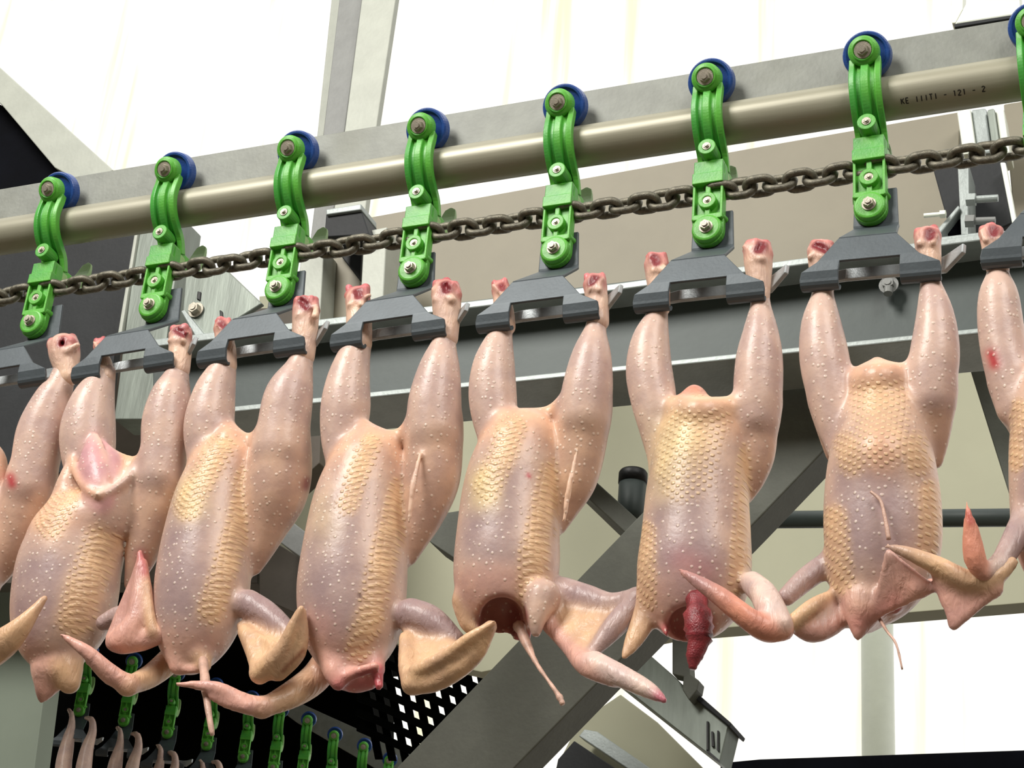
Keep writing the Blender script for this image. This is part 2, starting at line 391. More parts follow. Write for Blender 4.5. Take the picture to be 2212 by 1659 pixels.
    add_lathe(bm, c-AX*.0055, AX, [(.0025, .010), (.0025, .0175), (.0, .0188), (.0, .0214), (.0015, .0226), (.0110, .0228), (.0125, .0218), (.0125, .010)], 48)
    bmobj('wheel', bm, M['blue'], t, smooth=False, bevel=.0005)
    bm = bmesh.new(); hexbolt(bm, h-AX*.0035, -AX, .0058, .004, .0082); bmobj('bolt', bm, M['steel'], t)
    bm = bmesh.new(); add_cyl(bm, (0, .0128, -.0735), (0, .03, -.0735), .0042, n=16); hexbolt(bm, (0, .0130, -.0735), (0, -1, 0), .0032, .001); bmobj('bolt', bm, M['steel'], t)
    bm = bmesh.new(); add_cyl(bm, (0, y0-.001, -.1295), (0, y0+.01, -.1295), .0044, n=16); hexbolt(bm, (0, y0-.0008, -.1295), (0, -1, 0), .003, .0008); bmobj('bolt', bm, M['steel'], t)
    bm = bmesh.new(); hexbolt(bm, (0, y0-.0004, -.1590), (0, -1, 0), .0052, .0046, .0066); bmobj('bolt', bm, M['steel'], t)
    return t
# ------------------------------------------------------------------ shackle (hangs from the trolley's lowest bolt)
def grid_strip(bm, prof, xl, xr, s0, s1, nx=10):
    """sheet following prof (list of (s, y, z)) between s0 and s1; xl, xr are functions of s"""
    P_ = [p for p in prof if s0-1e-9 <= p[0] <= s1+1e-9]; rows = []
    for s, y, z in P_:
        a, b = xl(s), xr(s)
        rows.append([bm.verts.new((a+(b-a)*i/nx, y, z)) for i in range(nx+1)])
    for A, B in zip(rows, rows[1:]):
        for i in range(nx): bm.faces.new((A[i], A[i+1], B[i+1], B[i]))
def make_shackle():
    t = empty('leg_shackle', (0, .030, ZO-.159))
    Z0 = .159; Y0 = .030                                            # local origin: the hanging bolt
    def L(x, y, z): return (x, y-Y0, z+Z0)
    def sol(o, th):
        m = o.modifiers.new('solid', 'SOLIDIFY'); m.thickness = th; m.offset = 0
        b = o.modifiers.new('bevel', 'BEVEL'); b.width = .0009; b.segments = 2; b.limit_method = 'ANGLE'
    # neck plate
    bm = bmesh.new()
    prof = [(0, .0365, -.135), (1, .0365, -.173), (1.4, .0352, -.1765), (1.7, .030, -.181), (3, -.0295, -.226)]
    P_ = [(s, *L(0, y, z)[1:]) for s, y, z in prof]
    xl = lambda s: np.interp(s, [0, 1, 1.7, 3], [-.0160, -.0160, -.0150, -.0125]); xr = lambda s: np.interp(s, [0, 1, 1.7, 3], [.0225, .0250, .0265, .0378])
    grid_strip(bm, P_, xl, xr, 0, 3, 6)
    o = bmobj('neck_plate', bm, M['shackle'], t); sol(o, .0032)
    # front plate with notch and curled lower edge
    pts = [(0, -.0295, -.226), (1, -.0348, -.2505), (1.1, -.0350, -.2520), (1.9, -.0355, -.2605), (2, -.0340, -.2670)]
    cur = []
    for k in range(1, 9):
        a = k/8*math.radians(165)
        cur.append((2+k/8, -.0340+.0055*(1-math.cos(a)), -.2670-.0066*math.sin(a)))
    prof = [(s, *L(0, y, z)[1:]) for s, y, z in pts+cur]
    bm = bmesh.new()
    XL = lambda s: np.interp(s, [0, 1.9, 2, 3], [-.0125, -.0420, -.0435, -.0420]); XR = lambda s: np.interp(s, [0, 1.9, 2, 3], [.0378, .0755, .0765, .0750])
    nl, nr = (lambda s: -.0225 if s < 1.5 else -.0250), (lambda s: .0240)
    grid_strip(bm, prof, XL, lambda s: np.interp(s, [0, 1.1, 1.3, 3], [-.0040, -.0092, -.0100, -.0100]), 0, 3, 8)
    grid_strip(bm, prof, lambda s: np.interp(s, [0, 1.1], [-.0040, -.0092]), lambda s: np.interp(s, [0, 1.1], [.0310, .0420]), 0, 1.1, 8)
    grid_strip(bm, prof, lambda s: np.interp(s, [0, 1.1, 3], [.0310, .0420, .0420]), XR, 0, 3, 8)
    bmesh.ops.remove_doubles(bm, verts=bm.verts, dist=1e-5)
    o = bmobj('front_plate', bm, M['shackle'], t); sol(o, .0030)
    # rear bar seen through the notch, with the two leg rests and the pointed right tip
    bm = bmesh.new()
    for seq in ([(-.043, -.026, -.265, .008), (-.034, -.010, -.255, .011), (-.012, .001, -.2450, .0125), (.046, .001, -.2450, .0125), (.062, -.003, -.2480, .014), (.076, -.011, -.2505, .017), (.094, -.026, -.2455, .010)],):
        rows = []
        for (x, y, z, h_) in seq:
            rows.append([bm.verts.new(L(x, y, z+h_*.5)), bm.verts.new(L(x, y-.003, z-h_*.5))])
        for A, B in zip(rows, rows[1:]): bm.faces.new((A[0], B[0], B[1], A[1]))
    o = bmobj('rear_bar', bm, M['shackle_lit'], t); sol(o, .0042)
    o['label'] = 'bar behind the notch, its lit look painted light grey'
    return t
trolley0 = make_trolley(); shackle0 = make_shackle()
SP = .152
which = ['above the bird cut off at the left edge', 'above the bird with the pink V-shaped cut', 'above the bird with the dangling windpipe',
         'above the bird with the ragged red neck end', 'above the bird with the long sinew', 'above the bird with the dark red hanging flesh',
         'above the bird with the smooth breast bump', 'cut off by the right picture edge']
TX = [(i-4)*SP for i in range(8)]
for i, x in enumerate(TX):
    o = trolley0 if i == 0 else copy_tree(trolley0)
    o.location = (x, 0, ZO + (0 if i < 7 else 0)); tag(o, 'green plastic trolley with blue wheel ' + which[i], 'trolley', 'trolleys on the overhead rail')
    o = shackle0 if i == 0 else copy_tree(shackle0)
    o.location = (x+[.0055, .005, .001, -.004, -.0035, -.0015, -.0007, 0][i], .030, ZO-.159); o.rotation_euler.y = -math.radians([2, 1.8, 1, 1, -.1, -1.2, -2.4, -3][i]); tag(o, 'dark grey leg shackle ' + which[i].replace('over the', 'holding the').replace('above the', 'holding the'), 'shackle', 'shackles on the near line')
# ------------------------------------------------------------------ chain
def link_mesh():
    bm = bmesh.new(); r = .0039; Wh = .0088; Lh = SP/16+r-Wh+.006; path = []
    for k in range(12): a = -math.pi/2+k*math.pi/11; path.append((Lh-.0060+Wh*math.cos(a), Wh*math.sin(a)))
    for k in range(12): a = math.pi/2+k*math.pi/11; path.append((-(Lh-.0060)+Wh*math.cos(a), Wh*math.sin(a)))
    n = len(path); rings = []
    for i in range(n):
        a = np.array(path[i-1]); b = np.array(path[(i+1) % n]); t_ = (b-a)/np.linalg.norm(b-a); nn = np.array([t_[1], -t_[0]])
        rings.append([bm.verts.new((path[i][0]+nn[0]*r*math.cos(q), path[i][1]+nn[1]*r*math.cos(q), r*math.sin(q))) for q in [j*math.pi/4 for j in range(8)]])
    for i in range(n):
        A, B = rings[i], rings[(i+1) % n]
        for j in range(8): bm.faces.new((A[j], A[(j+1) % 8], B[(j+1) % 8], B[j]))
    bmesh.ops.recalc_face_normals(bm, faces=bm.faces)
    me = bpy.data.meshes.new('chain_link'); bm.to_mesh(me); bm.free(); me.materials.append(M['chain'])
    me.polygons.foreach_set('use_smooth', [True]*len(me.polygons)); return me
LM = link_mesh()
chain = tag(empty('conveyor_chain', (0, .034, ZO-.112)), 'dark oily steel chain threaded through the green trolleys below the rail', 'chain')
pitch = SP/8
for k in range(-50, 41):
    o = link('chain_link', LM, None, chain); x = (k+.5)*pitch
    sag = -.0018*math.sin((x/SP % 1)*math.pi)
    o.location = (x, 0, sag); o.rotation_euler = (math.radians(74 if k % 2 else -16)+random.uniform(-.2, .2), random.uniform(-.05, .05), 0)

# ------------------------------------------------------------------ frame behind the line
def thing(name, loc, label, cat, group=None): return tag(empty(name, loc), label, cat, group)
cb = thing('channel_beam', tuple(P(1300, 700, .4)), 'grey-green channel beam with pale flanges running behind the legs', 'beam')
def local(o, par):
    bpy.context.view_layer.update(); o.parent = par; o.matrix_parent_inverse = Matrix.Translation(-Vector(par.location)); return o
def cslab(par, name, pts, y, dep, mat, bevel=.0015): return local(slab(name, pts, y, dep, mat, bevel=bevel), par)
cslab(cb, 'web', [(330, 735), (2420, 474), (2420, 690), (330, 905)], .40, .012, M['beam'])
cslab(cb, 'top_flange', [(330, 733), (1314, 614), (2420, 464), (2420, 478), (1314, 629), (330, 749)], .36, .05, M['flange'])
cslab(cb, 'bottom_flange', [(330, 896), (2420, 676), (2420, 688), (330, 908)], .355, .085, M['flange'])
nb = bmesh.new(); q = Vector(P(1920, 616, .385)); hexbolt(nb, q, (0, -1, 0), .007, .006, .011); add_cyl(nb, q+Vector((0, -.002, 0)), q+Vector((0, -.005, -.014)), .005, n=12)
local(bmobj('bolt', nb, M['midgrey']), cb)
slab('box_beam', [(783, 472), (1284, 381), (1650, 315), (2075, 241), (2062, 560), (1500, 640), (783, 740)], .62, .22, M['tan'],
     label='wide tan painted box beam behind the chain', cat='beam')
# upper column between the bright bays
co = thing('frame_column', tuple(P(780, 140, .8)), 'pale grey upright column between the two bright window bays', 'column')
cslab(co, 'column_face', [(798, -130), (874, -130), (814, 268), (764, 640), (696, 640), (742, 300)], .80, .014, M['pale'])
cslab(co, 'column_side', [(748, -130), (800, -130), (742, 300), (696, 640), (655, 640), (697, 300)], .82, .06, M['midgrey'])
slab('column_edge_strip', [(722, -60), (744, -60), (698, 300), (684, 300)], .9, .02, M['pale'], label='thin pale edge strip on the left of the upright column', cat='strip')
slab('roof_brace', [(-160, 0), (5, 150), (244, 367), (190, 402), (118, 362), (5, 228), (-160, 70)], .55, .06, M['pale'],
     label='pale grey sloping brace in the upper left corner', cat='brace')
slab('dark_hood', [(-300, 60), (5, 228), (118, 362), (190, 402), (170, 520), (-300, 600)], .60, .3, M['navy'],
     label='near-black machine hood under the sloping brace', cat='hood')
slab('side_panel', [(-300, 470), (296, 500), (250, 745), (216, 1010), (-300, 1080)], .50, .015, M['darkpanel'],
     label='dark grey steel panel behind the leftmost shackles', cat='panel')
po = thing('galvanised_post', tuple(P(310, 700, .44)), 'galvanised upright post right of the dark panel', 'post')
cslab(po, 'post_face', [(300, 480), (396, 470), (336, 906), (246, 906)], .44, .05, M['galv'])
cslab(po, 'post_edge', [(294, 480), (301, 480), (262, 720), (254, 720)], .435, .05, M['pale'])
gu = thing('gusset_plate', tuple(P(450, 660, .40)), 'grey bolted gusset plate with a slanted edge in front of the bright gap', 'bracket')
cslab(gu, 'plate', [(401, 590), (485, 578), (566, 655), (512, 689), (444, 734), (430, 734), (394, 676)], .40, .008, M['galv'])
cslab(gu, 'edge_lip', [(390, 672), (398, 668), (446, 728), (440, 740), (428, 738)], .392, .012, M['flange'])
bm = bmesh.new(); hexbolt(bm, Vector(P(424, 670, .398)), (0, -1, 0), .008, .008, .011); local(bmobj('bolt', bm, M['steel']), gu)
cslab(gu, 'slot', [(426, 628), (434, 630), (432, 650), (424, 646)], .398, .004, M['blackcap'])
cslab(gu, 'slot', [(473, 668), (480, 672), (482, 692), (475, 690)], .398, .004, M['blackcap'])
slab('lower_post', [(652, 540), (700, 535), (690, 705), (632, 705)], .52, .04, M['pale'], label='short pale post between the second and third bird shackles', cat='post')
slab('recess_plate', [(700, 535), (784, 520), (772, 710), (690, 710)], .56, .03, M['tan'], label='taupe plate beside the short pale post', cat='plate')
slab('dark_triangle', [(728, 542), (784, 520), (777, 606)], .545, .01, M['darkpanel'], label='dark triangular plate below the chain', cat='plate')  # dark triangular piece in front of the taupe plate
slab('end_post', [(786, 500), (836, 490), (826, 680), (776, 690)], .50, .05, M['pale'], label='pale end post against the left end of the tan box beam', cat='post')
dk = thing('clamp_block', tuple(P(745, 480, .48)), 'dark clamp block under the rail left of the tan box beam', 'clamp')
cslab(dk, 'block', [(704, 462), (780, 452), (798, 506), (700, 512)], .48, .05, M['darkpanel'])
cslab(dk, 'top_strip', [(704, 452), (780, 440), (780, 453), (704, 464)], .475, .05, M['flange'])
# right hand bracket
rb = thing('beam_bracket', tuple(P(2080, 440, .40)), 'grey welded bracket with bolts at the right above the channel beam', 'bracket')
cslab(rb, 'back_plate', [(2012, 352), (2170, 330), (2186, 482), (2120, 512), (2056, 512)], .47, .02, M['darkpanel'])
cslab(rb, 'upright', [(2068, 352), (2092, 350), (2094, 508), (2076, 508)], .41, .05, M['flange'])
cslab(rb, 'foot', [(2026, 512), (2124, 500), (2124, 514), (2026, 526)], .39, .06, M['flange'])
cslab(rb, 'web_gusset', [(2028, 504), (2072, 448), (2076, 500), (2066, 508)], .42, .03, M['navy'])
cslab(rb, 'gusset_edge', [(2020, 500), (2070, 442), (2074, 450), (2030, 506)], .405, .05, M['flange'])
def rod(par, a, b, y, r_px, mat, nut=None):
    A = Vector(P(*a, y)); B = Vector(P(*b, y)); r = r_px*depth(A)/FPX; bm = bmesh.new(); add_cyl(bm, A, B, r, n=14)
    if nut is not None: C_ = A.lerp(B, nut); d = (B-A).normalized(); add_cyl(bm, C_-d*r*1.2, C_+d*r*1.2, r*1.9, n=6)
    return local(bmobj('bolt', bm, mat), par)
rod(rb, (1996, 466), (2044, 462), .40, 5, M['pole'], .85)
rod(rb, (2090, 432), (2156, 428), .40, 8, M['flange'], .12)
rod(rb, (2090, 478), (2150, 476), .40, 8, M['midgrey'], .1)
rc = thing('plastic_column', tuple(P(2120, 280, .55)), 'shiny pale ribbed column behind the chain at the right', 'column')
for k, (a, b, mt) in enumerate([(2066, 2096, 'pole'), (2097, 2130, 'flange'), (2131, 2148, 'galv'), (2149, 2168, 'pole')]):
    cslab(rc, 'rib', [(a, 236), (b, 232), (b+14, 330), (a+14, 334)], .58+(k % 2)*.006, .04, M[mt], .003)
slab('pale_post', [(2168, 225), (2320, 200), (2330, 470), (2192, 490)], .66, .05, M['tan'], label='tan post end beside the ribbed column at the right edge', cat='post')
slab('grey_strip', [(2160, 350), (2172, 350), (2196, 480), (2186, 482)], .45, .02, M['pole'], label='narrow white strip right of the bolted bracket', cat='strip')
hp = thing('hanger_plate', tuple(P(2120, 30, .06)), 'white plastic hanger plate on top of the rail at the upper right', 'plate')
cslab(hp, 'plate', [(2062, 52), (2085, 10), (2110, -40), (2200, -60), (2205, 30)], .046, .02, M['pole'])
cslab(hp, 'lower_edge', [(2060, 52), (2205, 30), (2205, 36), (2062, 59)], .0435, .022, M['darkpanel'], .0005)
slab('pale_rod', [(2050, -60), (2082, -60), (2080, 20), (2064, 50), (2056, 50)], .30, .02, M['pole'], label='pale rod above the rail near the white hanger plate', cat='rod')
# struts
slab('diagonal_strut', [(80, 2475), (880, 1634), (1124, 1380), (1385, 1110), (1700, 790), (1905, 838), (1773, 980), (1626, 1133), (1295, 1470), (1114, 1655), (310, 2475)], .46, .052, M['strut'],
     label='big grey diagonal box strut crossing behind the birds', cat='strut')
slab('cross_strut', [(1200, 960), (1294, 1046), (1420, 1160), (1420, 1215), (1276, 1082), (1180, 990)], .512, .10, M['strut'],
     label='short grey strut sloping down behind the big diagonal strut', cat='strut')
slab('far_strut', [(2096, 800), (2142, 800), (2240, 1100), (2190, 1100)], .9, .03, M['strut'], label='narrow dark strut at the right edge under the channel beam', cat='strut')
slab('sloping_slab', [(560, 1075), (635, 1130), (720, 1195), (720, 1255), (600, 1168), (560, 1135)], 1.1, .16, M['midgrey'], label='grey sloping slab between second and third full bird', cat='slab')
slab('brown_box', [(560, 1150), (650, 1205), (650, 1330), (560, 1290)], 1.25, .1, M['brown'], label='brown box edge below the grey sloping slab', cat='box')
slab('grey_slab', [(880, 1120), (930, 1172), (990, 1212), (1010, 1100)], .95, .06, M['strut'], label='grey slab corner left of the bird with the dark neck hole', cat='slab')
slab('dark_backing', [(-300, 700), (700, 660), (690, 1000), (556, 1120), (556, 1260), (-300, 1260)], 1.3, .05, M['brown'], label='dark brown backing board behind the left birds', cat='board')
bm = bmesh.new(); a = Vector(P(1367, 1040, .632)); r = 30*depth(a)/FPX; zt = P(1367, 1028, .632)[2]; zb = P(1364, 1130, .632)[2]
lamp = thing('capped_tube', tuple(a), 'dark grey vertical tube with black cap beside the diagonal strut', 'tube')
add_lathe(bm, (a.x, a.y, zb), (0, 0, 1), [(0, r*.5), (.004, r*.9), (.012, r), (zt-zb, r)], 32); local(bmobj('tube', bm, M['beam'], smooth=True), lamp)
bm = bmesh.new(); add_lathe(bm, (a.x, a.y, zt-.011), (0, 0, 1), [(0, r*1.05), (.014, r*1.05), (.017, r*.95)], 32); local(bmobj('cap', bm, M['blackcap'], smooth=True), lamp)
bm = bmesh.new(); A = Vector(P(1640, 1123, 1.3)); B = Vector(P(2300, 1117, 1.3)); add_cyl(bm, A, B, 19*depth(A)/FPX, n=24)
tag(bmobj('wall_pipe', bm, M['beam'], smooth=True), 'dark horizontal pipe in front of the beige wall', 'pipe')
bm = bmesh.new(); A = Vector(P(1896, 1480, 2.3)); r = 35*depth(A)/FPX; add_cyl(bm, (A.x, A.y, 0), (A.x, A.y, A.z+.6), r, n=32)
tag(bmobj('white_pole', bm, M['pole'], smooth=True), 'white round pole standing in the bright window opening', 'pole')
tb = thing('slotted_profile', tuple(P(1450, 1500, 1.2)), 'grey slotted profile beam end pointing down to the window sill', 'beam')
cslab(tb, 'profile', [(1230, 1360), (1330, 1350), (1458, 1462), (1496, 1500), (1574, 1566), (1554, 1648), (1366, 1500), (1290, 1440)], 1.2, .06, M['galv'])
cslab(tb, 'top_edge_shadow', [(1490, 1492), (1500, 1492), (1580, 1562), (1576, 1570), (1494, 1503)], 1.19, .08, M['darkpanel'])  # dark strip set in for the shadow along the upper edge
for q_ in ([(1526, 1558), (1530, 1558), (1530, 1622), (1526, 1622)], [(1526, 1618), (1552, 1640), (1552, 1646), (1526, 1624)], [(1536, 1580), (1540, 1580), (1542, 1612), (1537, 1612)], [(1549, 1578), (1552, 1578), (1552, 1622), (1548, 1620)]):
    cslab(tb, 'slot', q_, 1.195, .01, M['blackcap'], 0)
slab('clamp_bar', [(1452, 1370), (1486, 1370), (1490, 1455), (1510, 1470), (1506, 1490), (1488, 1512), (1474, 1490), (1476, 1462), (1452, 1456)], 1.17, .03, M['strut'],
     label='small grey clamp bar under the dark red hanging flesh', cat='clamp')
slab('beige_guard', [(1250, 1560), (1340, 1500), (1420, 1560), (1520, 1660), (1480, 1760), (1150, 1760)], 1.5, .03, M['wall'], label='beige guard sheet under the slotted profile beam', cat='guard')
slab('guard_strip', [(1262, 1575), (1290, 1580), (1420, 1670), (1400, 1690), (1250, 1590)], 1.45, .03, M['flange'], label='pale strip across the beige guard sheet', cat='strip')
slab('kick_plate', [(1240, 1600), (1360, 1680), (1340, 1760), (1180, 1760), (1205, 1640)], 1.42, .03, M['darkpanel'], label='dark plate below the pale strip at the bottom', cat='plate')

# ------------------------------------------------------------------ chickens: signed-distance modelling, one skin per bird
TONE = {k: np.array(s2l(v)) for k, v in dict(leg=(208, 180, 168), body=(206, 176, 160), thigh=(204, 170, 150), tan=(216, 178, 142), purple=(172, 148, 145), pink=(216, 166, 152),
        raw=(190, 92, 98), dark=(128, 40, 46), pale=(220, 196, 186), peach=(228, 182, 152), shank=(228, 194, 172), fleshy=(222, 122, 130), orange=(220, 150, 126), pinkmeat=(208, 156, 160)).items()}
def seg_d(X, Y, Z, a, b, ra, rb):
    ab = b-a; L2 = float(ab @ ab)+1e-12
    t = ((X-a[0])*ab[0]+(Y-a[1])*ab[1]+(Z-a[2])*ab[2])/L2; t = np.clip(t, 0, 1)
    dx = X-a[0]-ab[0]*t; dy = Y-a[1]-ab[1]*t; dz = Z-a[2]-ab[2]*t
    return np.sqrt(dx*dx+dy*dy+dz*dz)-(ra+(rb-ra)*t)
def tri_d(X, Y, Z, a, b, c, th):
    p = np.stack([X, Y, Z], -1); ba, cb_, ac = b-a, c-b, a-c; n = np.cross(ba, ac); n = n/(np.linalg.norm(n)+1e-12)
    pa, pb, pc = p-a, p-b, p-c
    def sgn(e, q): return np.sign(q @ np.cross(e, n))
    ins = sgn(ba, pa)+sgn(cb_, pb)+sgn(ac, pc)
    def ed(e, q):
        t = np.clip((q @ e)/(e @ e), 0, 1)[..., None]; v = e*t-q; return (v*v).sum(-1)
    d = np.where(np.abs(ins) < 2, np.minimum(np.minimum(ed(ba, pa), ed(cb_, pb)), ed(ac, pc)), (pa @ n)**2)
    return np.sqrt(d)-th
YH = -.045                                  # the shackles hold the birds this far forward of the trolley plane
class Prim:
    def __init__(s, typ, tone, k, pts, flat=1., sub=7):
        s.typ, s.tone, s.k, s.flat = typ, tone, k, flat
        W = [np.array([*P(p[0], p[1], p[2]+YH), p[3]]) for p in pts]
        for v in W: v[3] = v[3]*depth(v[:3])/FPX
        if typ == 'chain' or typ == 'cut': W = crom(W, sub) if len(W) > 1 else W+W
        s.W = [np.array(v) for v in W]
        for v in s.W: v[3] = max(v[3], .0008)
        A = np.array(s.W); r = A[:, 3:4]+.004+k*1.2
        s.lo = (A[:, :3]-r).min(0); s.hi = (A[:, :3]+r).max(0)
    def d(s, X, Y, Z):
        if s.typ == 'tri': return tri_d(X, Y, Z, s.W[0][:3], s.W[1][:3], s.W[2][:3], s.W[0][3])
        f = np.array([1, 1/s.flat, 1]); Yf = Y/s.flat; out = None
        for a, b in zip(s.W, s.W[1:]):
            q = seg_d(X, Yf, Z, a[:3]*f, b[:3]*f, a[3], b[3]); out = q if out is None else np.minimum(out, q)
        return out*min(1, s.flat)
def surface_nets(D, org, h):
    ins = D < 0; nx, ny, nz = D.shape
    c = np.zeros((nx-1, ny-1, nz-1), np.int8)
    for i in (0, 1):
        for j in (0, 1):
            for k in (0, 1): c += ins[i:nx-1+i, j:ny-1+j, k:nz-1+k]
    cells = np.argwhere((c > 0) & (c < 8)); idx = -np.ones(c.shape, np.int64); idx[tuple(cells.T)] = np.arange(len(cells))
    acc = np.zeros((len(cells), 3)); cnt = np.zeros(len(cells)); I, J, K = cells.T
    off = [(i, j, k) for i in (0, 1) for j in (0, 1) for k in (0, 1)]
    for a in off:
        for ax in range(3):
            if a[ax]: continue
            b = list(a); b[ax] = 1
            da = D[I+a[0], J+a[1], K+a[2]]; db = D[I+b[0], J+b[1], K+b[2]]; m = (da < 0) != (db < 0)
            t = np.where(m, da/(da-db+1e-20), 0)
            p = np.stack([np.full(len(I), float(a[q])) for q in range(3)], -1); p[:, ax] = t
            acc += p*m[:, None]; cnt += m
    V = (cells+acc/cnt[:, None])*h+org; F = []
    for ax in range(3):
        s0 = [slice(None)]*3; s1 = [slice(None)]*3; s0[ax] = slice(0, -1); s1[ax] = slice(1, None)
        A, B = ins[tuple(s0)], ins[tuple(s1)]; u, v = [(1, 2), (2, 0), (0, 1)][ax]
        for flip, mm in ((False, A & ~B), (True, ~A & B)):
            E = np.argwhere(mm); E = E[(E[:, u] > 0) & (E[:, v] > 0) & (E[:, u] < D.shape[u]-1) & (E[:, v] < D.shape[v]-1)]
            if not len(E): continue
            def cell(du, dv):
                q = E.copy(); q[:, u] -= du; q[:, v] -= dv; return idx[tuple(q.T)]
            f = np.stack([cell(1, 1), cell(0, 1), cell(0, 0), cell(1, 0)], -1); F.append(f[:, ::-1] if flip else f)
    return V, np.concatenate(F)
def smooth_mesh(V, F, it=3, lam=.5):
    E = np.concatenate([F[:, [0, 1]], F[:, [1, 2]], F[:, [2, 3]], F[:, [3, 0]]]); E = np.concatenate([E, E[:, ::-1]])
    n = np.bincount(E[:, 0], minlength=len(V))[:, None]
    for k in range(it*2):
        S = np.stack([np.bincount(E[:, 0], V[E[:, 1], q], len(V)) for q in range(3)], -1)/n
        V = V+(S-V)*(lam if k % 2 == 0 else -lam*1.04)
    return V
def seg_px(Q, pts):
    out = None
    for a, b in zip(pts, pts[1:]):
        a = np.array(a, float); b = np.array(b, float); ab = b-a; t = np.clip(((Q-a) @ ab)/(ab @ ab), 0, 1)[:, None]
        d = np.linalg.norm(Q-a-ab*t, axis=1); out = d if out is None else np.minimum(out, d)
    return out
def ch(tone, pts, k=.006, flat=1.): return Prim('chain', tone, k, pts, flat)
def tri(tone, a, b, c, y, th=9): return Prim('tri', tone, .006, [(*a, y[0], th), (*b, y[1], th), (*c, y[2], th)])
def build_bird(name, spec, h=.0023):
    prims = spec['p']; cuts = spec.get('cut', [])
    lo = np.min([p.lo for p in prims], 0)-.004; hi = np.max([p.hi for p in prims], 0)+.004
    n = np.ceil((hi-lo)/h).astype(int)+1; D = np.full(n, .05, np.float32)
    ax = [lo[i]+h*np.arange(n[i]) for i in range(3)]
    def block(p):
        s = [];
        for i in range(3):
            a = max(0, int((p.lo[i]-lo[i])/h)); b = min(n[i], int((p.hi[i]-lo[i])/h)+2); s.append(slice(a, b))
        X, Y, Z = np.meshgrid(ax[0][s[0]], ax[1][s[1]], ax[2][s[2]], indexing='ij')
        return tuple(s), p.d(X.astype(np.float32), Y.astype(np.float32), Z.astype(np.float32))
    for p in prims:
        s, d = block(p); a = D[s]; k = p.k; hh = np.clip(.5+.5*(a-d)/k, 0, 1); D[s] = a*(1-hh)+d*hh-k*hh*(1-hh)
    for p in cuts:
        s, d = block(p); a = D[s]; d = -d; k = .004; hh = np.clip(.5-.5*(a-d)/k, 0, 1); D[s] = a*(1-hh)+d*hh+k*hh*(1-hh)
    V, F = surface_nets(D, lo, h); V = smooth_mesh(V, F, 9)
    N = len(V); wsum = np.zeros(N); col = np.zeros((N, 3)); wt = {}
    for p in prims:
        d = p.d(V[:, 0], V[:, 1], V[:, 2]); wv = np.exp(-np.clip(d, 0, .05)/.0022)+1e-9
        wsum += wv; wt[id(p)] = wv; col += wv[:, None]*TONE[p.tone]
    col /= wsum[:, None]; wb = wt[id(prims[0])]/wsum
    for p in cuts:
        d = np.abs(p.d(V[:, 0], V[:, 1], V[:, 2])); k = np.clip(1-(d-.002)/.004, 0, 1)[:, None]; col = col*(1-k)+TONE['raw' if p.tone != 'dark' else 'dark']*k
    Q = proj(V); body = np.array(prims[0].W); c0, c1 = body[0, :3], body[-1, :3]; axd = (c1-c0)/np.linalg.norm(c1-c0); Lb = np.linalg.norm(c1-c0)
    lat = np.array([1, 0, 0])-axd*axd[0]; lat /= np.linalg.norm(lat)
    mid = body[:, :3]; tpar = (V-c0) @ axd; 
    along = (body[:, :3]-c0) @ axd; order = np.argsort(along)
    cl = np.interp(tpar, along[order], ((body[:, :3]-c0) @ lat)[order]); rr = np.interp(tpar, along[order], body[order, 3])
    a = (V-c0) @ lat-cl; u = a/np.maximum(rr, .01); v = tpar/Lb
    tract = np.zeros(N)
    for wd, pts in spec.get('tract', []): tract = np.maximum(tract, np.exp(-(seg_px(Q, pts)/wd)**4))
    tract *= np.clip(wb*1.3, 0, 1)
    def sm(x, a_, b_): t = np.clip((x-a_)/(b_-a_), 0, 1); return t*t*(3-2*t)
    if spec.get('plain'): wb = wb*0; tract = tract*0
    top = (1-sm(v, .02, .22))*wb*.8; col = col*(1-top[:, None])+TONE['peach']*top[:, None]
    cen = sm(v, .18, .42)*(1-sm(v, .82, 1.0))*(1-sm(np.abs(u+.08), .3, .95))*wb*.95; col = col*(1-cen[:, None])+TONE['purple']*cen[:, None]
    bot = sm(v, .85, 1.02)*wb*.6; col = col*(1-bot[:, None])+TONE['pink']*bot[:, None]
    yl = (tract*.62)[:, None]; col = col*(1-yl)+np.array(s2l((226, 184, 136)))*yl
    for wd, tone, amt, pts in spec.get('patch', []):
        f = (np.exp(-(seg_px(Q, pts)/wd)**2)*amt)[:, None]; col = col*(1-f)+(TONE[tone] if isinstance(tone, str) else np.array(s2l(tone)))*f
    wing = np.zeros(N)
    for p in prims:
        if p.tone in ('tan', 'purple', 'pink', 'pale', 'orange'): wing += wt[id(p)]
    wing = np.clip(wing/wsum, 0, 1) if not spec.get('plain') else np.ones(N)
    me = bpy.data.meshes.new(name); me.from_pydata(V.tolist(), [], F.tolist())
    me.polygons.foreach_set('use_smooth', [True]*len(F))
    at = me.attributes.new('tone', 'FLOAT_COLOR', 'POINT'); at.data.foreach_set('color', np.c_[np.clip(col, 0, 1), np.ones(N)].astype(np.float32).ravel())
    at = me.attributes.new('tuv', 'FLOAT_VECTOR', 'POINT'); at.data.foreach_set('vector', np.c_[a, tpar, np.full(N, spec.get('ridge', .15))].astype(np.float32).ravel())
    at = me.attributes.new('mask', 'FLOAT_VECTOR', 'POINT'); at.data.foreach_set('vector', np.c_[tract, np.clip(1-wing, 0, 1)*.9, wing].astype(np.float32).ravel())
    return link(name, me, M['skin'])
def local_to_base(o, base):
    """put the object's origin at base without moving the mesh in space"""
    me = o.data; me.transform(Matrix.Translation(-Vector(base))); o.location = base
